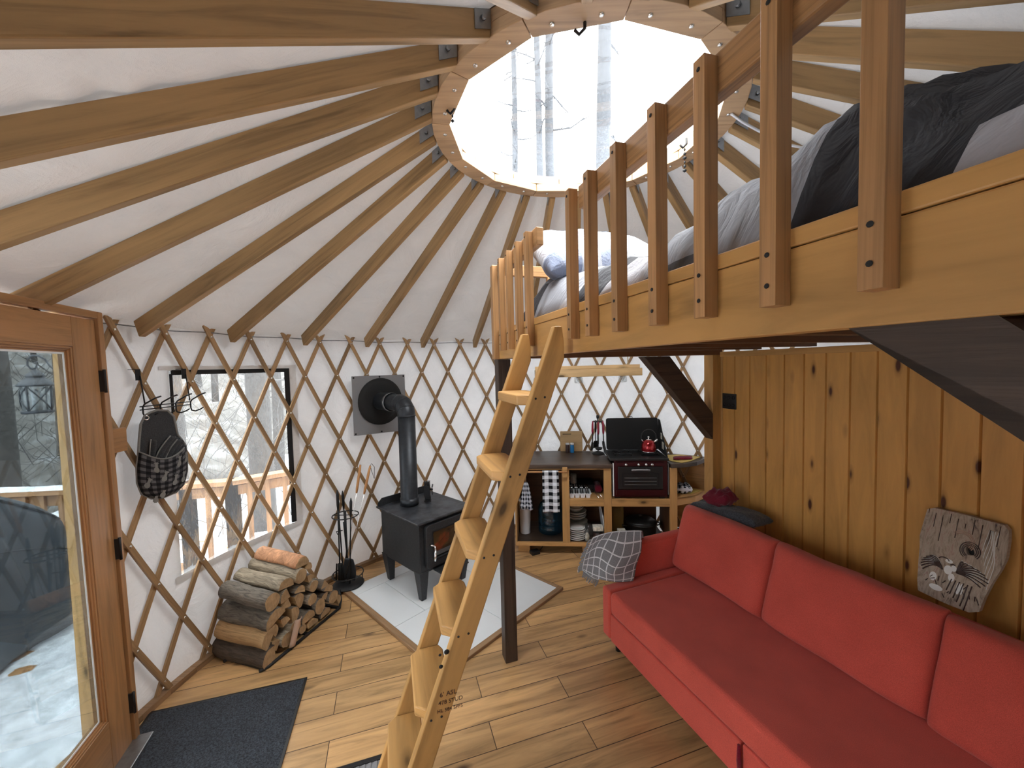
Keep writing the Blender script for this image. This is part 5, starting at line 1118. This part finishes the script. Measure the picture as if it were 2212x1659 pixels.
# ------------------------------------------------------------------ painted slab
OUT = [(1.107, 1.181), (.977, 1.185), (.870, 1.183), (.863, 1.172), (.857, 1.13), (.855, 1.059), (.864, 1.01), (.878, .956), (.889, .90), (.898, .822), (.993, .817), (1.094, .825), (1.093, .87), (1.101, .939), (1.108, 1.009), (1.115, 1.051), (1.111, 1.12)]
SB = lambda v, z, d: UVZ(2.215+(z-.80)*.30-.012+d, v, z)
sb = thing('painted_slab', 'painted weathered wood slab with a knot hole leaning on the plank wall', 'artwork', SB(.98, .82, 0))
HC = (.953, 1.05)
def slabm():
    n = 48; oc = []; hc = []
    for i in range(n):
        t = 2*PI*i/n; d = (cos(t), sin(t)); best = 9
        for (x0, y0), (x1, y1) in zip(OUT, OUT[1:]+OUT[:1]):
            ex, ey = x1-x0, y1-y0; den = d[0]*ey-d[1]*ex
            if abs(den) < 1e-9: continue
            s = ((x0-HC[0])*ey-(y0-HC[1])*ex)/den; u = ((x0-HC[0])*d[1]-(y0-HC[1])*d[0])/den
            if s > 0 and -1e-6 <= u <= 1+1e-6: best = min(best, s)
        oc.append((HC[0]+d[0]*best, HC[1]+d[1]*best)); hc.append((HC[0]+.013*d[0]*(1+.25*sin(t*2)), HC[1]+.018*d[1]))
    mb = MB(); vs = [SB(p[0], p[1], d) for d in (0, .022) for L in (oc, hc) for p in L]; fs = []; us = []
    for k in range(n):
        j = (k+1) % n
        for f, q in (([k, j, n+j, n+k], (oc[k], oc[j], hc[j], hc[k])), ([2*n+k, 2*n+j, 3*n+j, 3*n+k], (oc[k], oc[j], hc[j], hc[k])), ([k, j, 2*n+j, 2*n+k], ((0, 0), (.02, 0), (.02, .02), (0, .02))), ([n+k, n+j, 3*n+j, 3*n+k], ((0, 0), (.02, 0), (.02, .02), (0, .02)))): fs.append(f); us.append(list(q))
    return mb.add(vs, fs, us)
slabm().build('wood_slab', 'slab', sb)
MB().prism([(HC[0]+.016*cos(2*PI*i/16), HC[1]+.021*sin(2*PI*i/16)) for i in range(16)], SB, .017, .0215).build('knot_hole', 'matte', sb)
def stroke(mb, pts, w): mb.tube([SB(v, z, -.0005) for v, z in pts], w, 5)
dk, wh, pk = MB(), MB(), MB()
B0 = (1.0, .950)
for i in range(9):     # right wing feathers fan towards the hole
    t = R(-25+13*i); L = .085+.012*sin(i*.6)
    P = [(B0[0]-.022-L*s*cos(t)*.95, B0[1]+L*s*sin(t)*.62+.02*sin(PI*s)*(.4+.1*i)) for s in [k/7 for k in range(8)]]; stroke(dk, P, [.003]*4+[.0024]*4); stroke(wh, [(v, z+.0032) for v, z in P[1:7]], .0013)
for i in range(7):
    t = R(-30+13*i); L = .072
    P = [(B0[0]+.020+L*s*cos(t), B0[1]-.006+L*s*sin(t)*.7+.018*sin(PI*s)) for s in [k/6 for k in range(7)]]; stroke(dk, P, .0026); stroke(wh, [(v, z+.003) for v, z in P[1:6]], .0011)
for i in range(6):
    P = [(B0[0]-.012-.012*i+.01*s, B0[1]-.03-(.05+.01*i)*s) for s in [k/5 for k in range(6)]]; stroke(dk, P, .002)
for k, (a, b, w_, h_) in enumerate(((1.004, .950, .013, .018), (.988, .962, .009, .012), (1.006, .985, .012, .008), (.990, .925, .010, .016), (.965, .893, .006, .024), (.955, .895, .005, .022), (1.045, .905, .012, .018), (1.03, .865, .022, .012))): wh.add([SB(a+w_*cos(2*PI*i/14), b+h_*sin(2*PI*i/14), -.0012) for i in range(14)], [list(range(14))], [[(0, 0)]*14])
stroke(dk, [(1.022+.016*cos(t), .984+.010*sin(t)) for t in [PI*i/8 for i in range(9)]], .002); stroke(dk, [(1.0, .972), (.992, .978), (.985, .975)], .002)
for r in (.028, .033, .038): stroke(pk, [(HC[0]+.028+r*cos(t), HC[1]+.028+r*1.1*sin(t)) for t in [R(40+22*i) for i in range(9)]], .0016)
for k in range(10):
    v = 1.10-.024*k; stroke(dk, [(v+.006*noise.noise(V((k, s, 0))), 1.175-.02*s-.012*(k % 3)) for s in range(2+(k*7) % 5)], .0014)
for k in range(6): stroke(wh, [(.885+.006*k+.004*sin(s+k), 1.15-.028*s) for s in range(9-k)], .0010)
for k in range(14): v = random.uniform(.90, 1.08); z = random.uniform(.835, .90); stroke(dk, [(v, z), (v+random.uniform(-.015, .015), z+random.uniform(.008, .03))], .0016)
for r in (.019, .024, .030): stroke(dk, [(HC[0]+r*cos(t), HC[1]+r*1.15*sin(t)) for t in [R(-60+20*i) for i in range(15)]], .0018)
dk.build('dark_lines', 'brown', sb); wh.build('white_paint', 'plate', sb); pk.build('pink_arcs', 'pith', sb)

# ------------------------------------------------------------------ bed in the loft
bd = tag(MB().box(.74, 2.10, -.05, 2.02, 2.0605, 2.15, UVZ, 'y').build('mattress', 'white', loc=UVZ(1.4, .9, 2.06), bevel=.03), 'pale mattress under the duvet on the loft floor', 'mattress')
TOP = [(-.2, 2.11), (.12, 2.15), (.26, 2.20), (.40, 2.255), (.6, 2.262), (.8, 2.245), (1.0, 2.21), (1.3, 2.20), (1.6, 2.26), (1.85, 2.27), (2.06, 2.16)]
def duvet(a, b):
    u = .668+1.5*a; v = lerp(-.12, 2.08, b)
    t = pl(TOP, v); e = min(1, a*1.5/.17); k = (1-(1-e)**2.2)
    n_ = noise.noise(V((u*3.0+v*1.6, v*2.2-u, 2)))*.030+noise.noise(V((u*7+v*5, v*4-u*4, 7)))*.018+(.5-abs(noise.noise(V((u*2.2+v*4.5, v*1.4-u*3, 3)))*2))*.035+(.4-abs(noise.noise(V((u*5+v*8, v*2-u*6, 8)))*2))*.014
    hump = .055*math.exp(-((u-1.15)/.35)**2)*(1 if v < .9 else .3)
    end = min(1, max(0, (2.08-v)/.16)); end = (1-(1-end)**2)
    z = 2.078+(t-2.078+hump+n_*(.4+.6*k))*k*end+max(0, n_*.25)
    return UVZ(u-.010*sin(v*23+1)*(1-k), v, max(z, 2.0762 if u < .7 else 2.062))
mb = MB().grid(50, 74, duvet, lambda a, b: (a*1.5+b*.55+.06*sin(b*9), b*2.2-a*.5+.05*sin(a*11)))
tag(mb.build('duvet', 'duvet', loc=UVZ(1.4, 1, 2.1), solid=.006), 'crumpled grey and white patchwork duvet spread over the loft bed', 'duvet')
PR = R(20)
def pil(x, y, t):
    # x along u, y towards the head end
    d = V((0, 0, 0)); c = UVZ(1.06, 1.80, 2.40)
    s = noise.noise(V((x*7, y*7, 5)))*.018
    return c+UU*x*1.0+VV*(y*cos(R(38))-t*sin(R(38)))+V((0, 0, y*sin(R(38))+t*cos(R(38))+s))
tag(MB().pillow(pil, .70, .42, .105, 3, .45, 26, wr=.12, seed=5).build('pillow', 'pillow', loc=UVZ(1.06, 1.8, 2.3), weld=True), 'plump grey and white checked pillow at the far end of the loft bed', 'pillow')

# ------------------------------------------------------------------ small hanging things at the ring
cw = thing('white_cable', 'thin white cable running from the ring along the roof to the right', 'cable', CYL(-8, .74, 3.03))
MB().tube([CYL(-12, .69, 3.018), CYL(-8, .76, 3.0), CYL(-6, .95, 2.90), CYL(-9, 1.25, 2.77), CYL(-14, 1.55, 2.62), CYL(-18, 1.9, 2.42)], .006, 6).build('cord', 'white', cw)
def hang(deg, r, z0, L, lb):
    o = thing('ring_hook', lb, 'hook', CYL(deg, r, z0)); p = CYL(deg, r, z0)
    MB().tube([p, p-V((0, 0, .03)), p-V((.02, 0, .05)), p-V((.035, 0, .035))], .006, 6).build('hook', 'iron', o)
    mb = MB()
    for i in range(int(L/.022)): mb.lathe([(.0001, -.010), (.006+.003*(i % 3), 0), (.0001, .012)], p-V((.01, 0, .06+.022*i)), 6)
    if L > 0: mb.build('chain', 'iron', o)
hang(-99, .66, 3.03, 0, 'dark metal hook under the near edge of the skylight ring'); hang(200, .645, 3.05, .06, 'little metal clip hanging at the left of the skylight ring'); hang(12, .60, 3.06, .14, 'short chain hanging from the right of the skylight ring')

# ================================================================== OUTSIDE
gz = -.9
mb = MB(); mb.grid(40, 40, lambda a, b: V((-60+120*a, -40+120*b, gz+.15*noise.noise(V((a*20, b*20, 0))))))
tag(mb.build('ground', 'snow', loc=(0, 0, gz)), 'snow covered ground around the tent', 'ground', kind='structure')
mb = MB(); mb.grid(80, 14, lambda a, b: V((cos(R(92+110*a))*(10+34*b), sin(R(92+110*a))*(10+34*b)+2, gz-.2+9.5*b**1.2+.8*noise.noise(V((a*14, b*5, 0))))))
tag(mb.build('hillside', 'hill', loc=(-20, 20, gz)), 'wooded snowy hillside seen through the door and window', 'hillside', kind='structure')
DKF = frame(-3.2, 1.9, 19)
dkm = MB()
for i in range(34): dkm.box(-2.9, 2.2, -2.3+.142*i, -2.3+.142*i+.136, -.10, -.06, DKF)
tag(dkm.build('deck', 'deckrail', loc=DKF(0, 0, -.1)), 'wooden deck boards outside the glazed door under patchy snow', 'deck', kind='structure')
def snowpt(a, b): 
    p = DKF(-2.85+4.2*a, -2.25+4.7*b, 0); n_ = noise.noise(V((p.x*1.6, p.y*1.6, 1)))+.6*noise.noise(V((p.x*6, p.y*6, 2)))+.35
    return p+V((0, 0, -.0595+max(-.004, min(.035, .045*n_))))
sn = MB().grid(90, 100, snowpt); tag(sn.build('deck_snow', 'snow', loc=DKF(0, 0, -.06)), 'thin uneven snow lying on the deck boards', 'snow', kind='stuff')
# deck railing
dr_ = thing('deck_railing', 'reddish wooden deck railing with square balusters outside the window', 'railing', (-2.9, 3.6, -.06))
RP = [(-5.6, 3.42), (-4.5, 3.50), (-3.04, 3.60), (-2.68, 3.68), (-2.29, 4.0), (-1.75, 4.45)]
for (x0, y0), (x1, y1) in ((RP[0], RP[2]), (RP[2], RP[3]), (RP[3], RP[5])):
    for z0, z1, w_ in ((.81, .85, .14), (.70, .79, .04), (.0, .09, .04)): MB().bar((x0, y0, (z0+z1)/2), (x1, y1, (z0+z1)/2), w_, z1-z0).build('rail', 'deckrail', dr_)
    L = math.dist((x0, y0), (x1, y1)); n = max(1, int(L/.15))
    for i in range(n+1):
        t = i/n; p = V((lerp(x0, x1, t), lerp(y0, y1, t), 0))
        if i in (0, n): MB().box(p.x-.045, p.x+.045, p.y-.045, p.y+.045, -.10, .809, IDN, 'z').build('post', 'deckrail', dr_)
        else: MB().box(p.x-.019, p.x+.019, p.y-.045, p.y-.022, -.02, .80, IDN, 'z').build('baluster', 'deckrail', dr_)
tag(MB().grid(40, 3, lambda a, b: V((lerp(-5.6, -3.04, a), lerp(3.42, 3.60, a)+(b-.5)*.12, .8505+.03*sin(PI*b)*(1+.3*noise.noise(V((a*9, 0, 0))))))).build('railing_snow', 'snow', loc=(-4.3, 3.5, .85)), 'strip of snow lying on the deck rail', 'snow', kind='stuff')
# covered grill
gl = thing('covered_grill', 'barbecue under a dark grey weatherproof cover on the snowy deck', 'barbecue', (-3.8, 2.1, -.03))
def gprof(y): return pl([(1.15, .82), (1.35, .86), (1.5, 1.0), (1.62, 1.22), (1.75, 1.33), (2.1, 1.37), (2.35, 1.30), (2.5, 1.21), (2.7, 1.08), (2.90, .94), (3.0, .84)], y)
def cov(a, b):
    y = lerp(1.15, 3.0, a); H = gprof(y); s = b*3
    f = .03*sin(y*9)+.045*noise.noise(V((y*3, b*4, 0)))
    zb = -.02+.12*max(0, (y-2.55)/.45)+.02*sin(y*5)
    cx_ = -3.42-.08*(y-2.5)
    if s < 1: q = s; return V((cx_+f*(1-q)+.06*(1-q)**2-.06*q**3, y, lerp(zb, H-.10, q)))
    if s < 2: q = s-1; return V((cx_-.06-.62*q, y, H-.10+.10*sin(PI*q)**.5+.012*noise.noise(V((y*4, q*4, 9)))))
    q = s-2; return V((cx_-.68-f, y, lerp(H-.10, zb, q)))
mb = MB(); mb.grid(56, 48, cov)
for a in (0, 1):
    col = [cov(a, i/48) for i in range(49)]; mb.add(col, [list(range(49))], [[(0, 0)]*49])
mb.build('cover', 'cover', gl)
MB().tube([cov(.01+.98*i/60, .335)+V((.006, 0, 0)) for i in range(61)], .006, 5).build('cover_seam', 'cover', gl)
MB().tube([cov(.02+.96*i/60, .22)+V((.006, 0, 0)) for i in range(61)], .004, 5).build('cover_seam', 'cover', gl)
c = cov(.70, .30)+V((.02, 0, 0)); MB().tube([c+V((.004, .028*cos(2*PI*i/16), .016*sin(2*PI*i/16))) for i in range(16)], .004, 6, closed=True).build('grommet_ring', 'chrome', gl)
MB().box(-3.9, -3.46, 1.5, 3.02, -.06, .02).build('grill_base', 'grey', gl)
# lantern
LC = V((-2.62, 2.16, 0)); ln = thing('wall_lantern', 'dark grey outdoor lantern with scroll arm seen through the door glass', 'lantern', LC+V((0, 0, 1.67)))
MB().lathe([(.112, 1.845), (.118, 1.850), (.112, 1.858), (.08, 1.885), (.058, 1.897), (.056, 1.905), (.062, 1.908), (.060, 1.914), (.045, 1.930), (.022, 1.947), (.008, 1.955), (.0001, 1.957)], LC, 28).build('lantern_roof', 'lantern', ln)
MB().lathe([(.0001, 1.668), (.095, 1.668), (.10, 1.674), (.098, 1.686), (.0001, 1.687)], LC, 28).build('lantern_base', 'lantern', ln)
MB().lathe([(.088, 1.687), (.098, 1.845)], LC, 28, caps=False).build('lantern_glass', 'jar', ln); MB().lathe([(.03, 1.69), (.034, 1.80), (.0001, 1.83)], LC, 18).build('inner_glass', 'frost', ln)
mb = MB()
for i in range(4):
    t0, t1 = PI/2*i+.3, PI/2*(i+1)+.3
    mb.tube([LC+V((.094*cos(t0), .094*sin(t0), 1.685)), LC+V((.102*cos(t0), .102*sin(t0), 1.848))], .006, 6)
    for s in (0, 1): mb.tube([LC+V(((.094+.008*q)*cos(lerp(t0, t1, q if s else 1-q)), (.094+.008*q)*sin(lerp(t0, t1, q if s else 1-q)), 1.685+.16*q)) for q in [k/8 for k in range(9)]], .0045, 6)
mb.build('cage_bars', 'lantern', ln)
pth = [LC+V((.0, 0, 1.957)), LC+V((.012, 0, 1.968)), LC+V((.022, 0, 1.985)), LC+V((.018, 0, 2.0)), LC+V((.026, 0, 2.004))]
ar = [LC+V((.0, 0, 1.957)), LC+V((-.03, -.005, 1.962)), LC+V((-.05, -.01, 1.985)), LC+V((-.045, -.01, 2.02)), LC+V((-.015, 0, 2.045)), LC+V((.03, .01, 2.045)), LC+V((.075, .02, 2.02)), LC+V((.10, .03, 1.975)), LC+V((.125, .04, 1.95)), LC+V((.20, .08, 1.94))]
mb = MB(); mb.tube(ar, .007, 8); mb.tube(pth, .006, 8); mb.build('scroll_arm', 'lantern', ln); MB().lathe([(.05, 0), (.05, .02), (.0001, .025)], LC+V((.20, .08, 1.93)), 18, axis=(-1, -.2, 0)).build('wall_plate', 'lantern', ln)

ln.scale = (.62, .62, .84)
# trees
def tree(x, y, r, h, label, lean=(0, 0), br=14, zlo=3, bl=1.2, mat='trunk', grp=None, z0=None):
    z0 = gz-.1 if z0 is None else z0; o = thing('bare_tree', label, 'tree', (x, y, z0), grp); sd = random.uniform(0, 99)
    P = [V((x+lean[0]*t*h+.10*noise.noise(V((t*3, sd, 0))), y+lean[1]*t*h+.10*noise.noise(V((t*3, sd, 9))), z0+h*t)) for t in [i/16 for i in range(17)]]
    mb = MB(); mb.tube(P, [r*(1-.55*i/16)*(1+.08*noise.noise(V((i*2, sd, 4)))) for i in range(17)], 12); mb.build('trunk', mat, o)
    mb = MB()
    for i in range(br):
        t = random.uniform(zlo/h, .95); k = min(15, int(t*16)); p = P[k].lerp(P[k+1], t*16-k); a = random.uniform(0, 2*PI); L = bl*random.uniform(.4, 1); d = V((cos(a), sin(a), random.uniform(-.25, .25)))
        q = [p]; cur = d.copy()
        for s in range(4): cur = (cur+V((random.uniform(-.25, .25), random.uniform(-.25, .25), random.uniform(-.25, .3)))).normalized(); q.append(q[-1]+cur*L/4)
        mb.tube(q, [r*.17, r*.14, r*.11, r*.08, r*.05], 4)
        for s in range(5):
            j = random.randint(1, 3); m_ = q[j]; e = m_+V((random.uniform(-.2, .2), random.uniform(-.2, .2), random.uniform(-.12, .2)))*L*.9; mb.tube([m_, m_.lerp(e, .5)+V((0, 0, .02)), e], [r*.08, r*.07, r*.04], 3)
    mb.build('branches', 'bark_twig' if mat == 'trunk_far' else mat, o)
def azpos(az, d): return (d*cos(R(az)), d*sin(R(az)))
for az, d, r, h, lb, br, ln_ in ((76.75, 12, .30, 19, 'thick pale grey trunk right of centre in the skylight', 9, (.012, 0)), (83.9, 13, .20, 19, 'right trunk of the close pair in the skylight', 12, (.004, 0)), (85.3, 12.6, .15, 18, 'left trunk of the close pair in the skylight', 16, (-.002, 0)), (88.6, 13, .13, 18, 'thin leftmost trunk in the skylight with many twigs', 22, (-.004, 0))):
    x, y = azpos(az, d); tree(x, y, r, h, lb, ln_, br, 6, 1.5)
x, y = azpos(142.6, 7.0); tree(x, y, .115, 14, 'mottled grey trunk behind the lantern outside the door', (-.012, 0), 14, 3, 1.2, 'trunk_far')
x, y = azpos(122.9, 7.0); tree(x, y, .17, 15, 'pale broad trunk outside the right half of the vinyl window', (0, 0), 10, 2, 1.3, 'trunk_far')
x, y = azpos(131, 9.0); tree(x, y, .16, 14, 'trunk outside the left half of the vinyl window', (0, 0), 12, 2, 1.3, 'trunk_far')
random.seed(11)
for i in range(34):
    az = 113+66*((i*.618034) % 1); d = random.uniform(11, 27); x, y = azpos(az, d); tree(x, y, random.uniform(.07, .16), random.uniform(9, 13), 'slender bare tree standing in the winter woods on the hillside', (random.uniform(-.02, .02), 0), 12, 1, 1.4, 'trunk_far', 'bare trees in the winter woods', z0=gz+max(0, 9.5*((d-10)/34))**1.0-.5)
mb = MB()
for i in range(1500):
    az = random.uniform(112, 182); d = random.uniform(7, 18); x, y = azpos(az, d); z0 = gz+max(0, 8*((d-10)/34)); a = random.uniform(0, 2*PI); L = random.uniform(.5, 2.2)
    p = V((x, y, z0+random.uniform(0, 1.8))); e = p+V((cos(a)*L*.5, sin(a)*L*.5, L*random.uniform(.1, .8))); m_ = p.lerp(e, .5)+V((random.uniform(-.1, .1), random.uniform(-.1, .1), random.uniform(-.1, .1))); w_ = random.uniform(.004, .011); mb.tube([p, m_, e], [w_, w_*.8, w_*.4], 3, caps=False)
tag(mb.build('undergrowth', 'bark_twig', loc=(-7, 7, gz)), 'tangle of bare twigs and brush in the woods beyond the deck', 'undergrowth', kind='stuff')
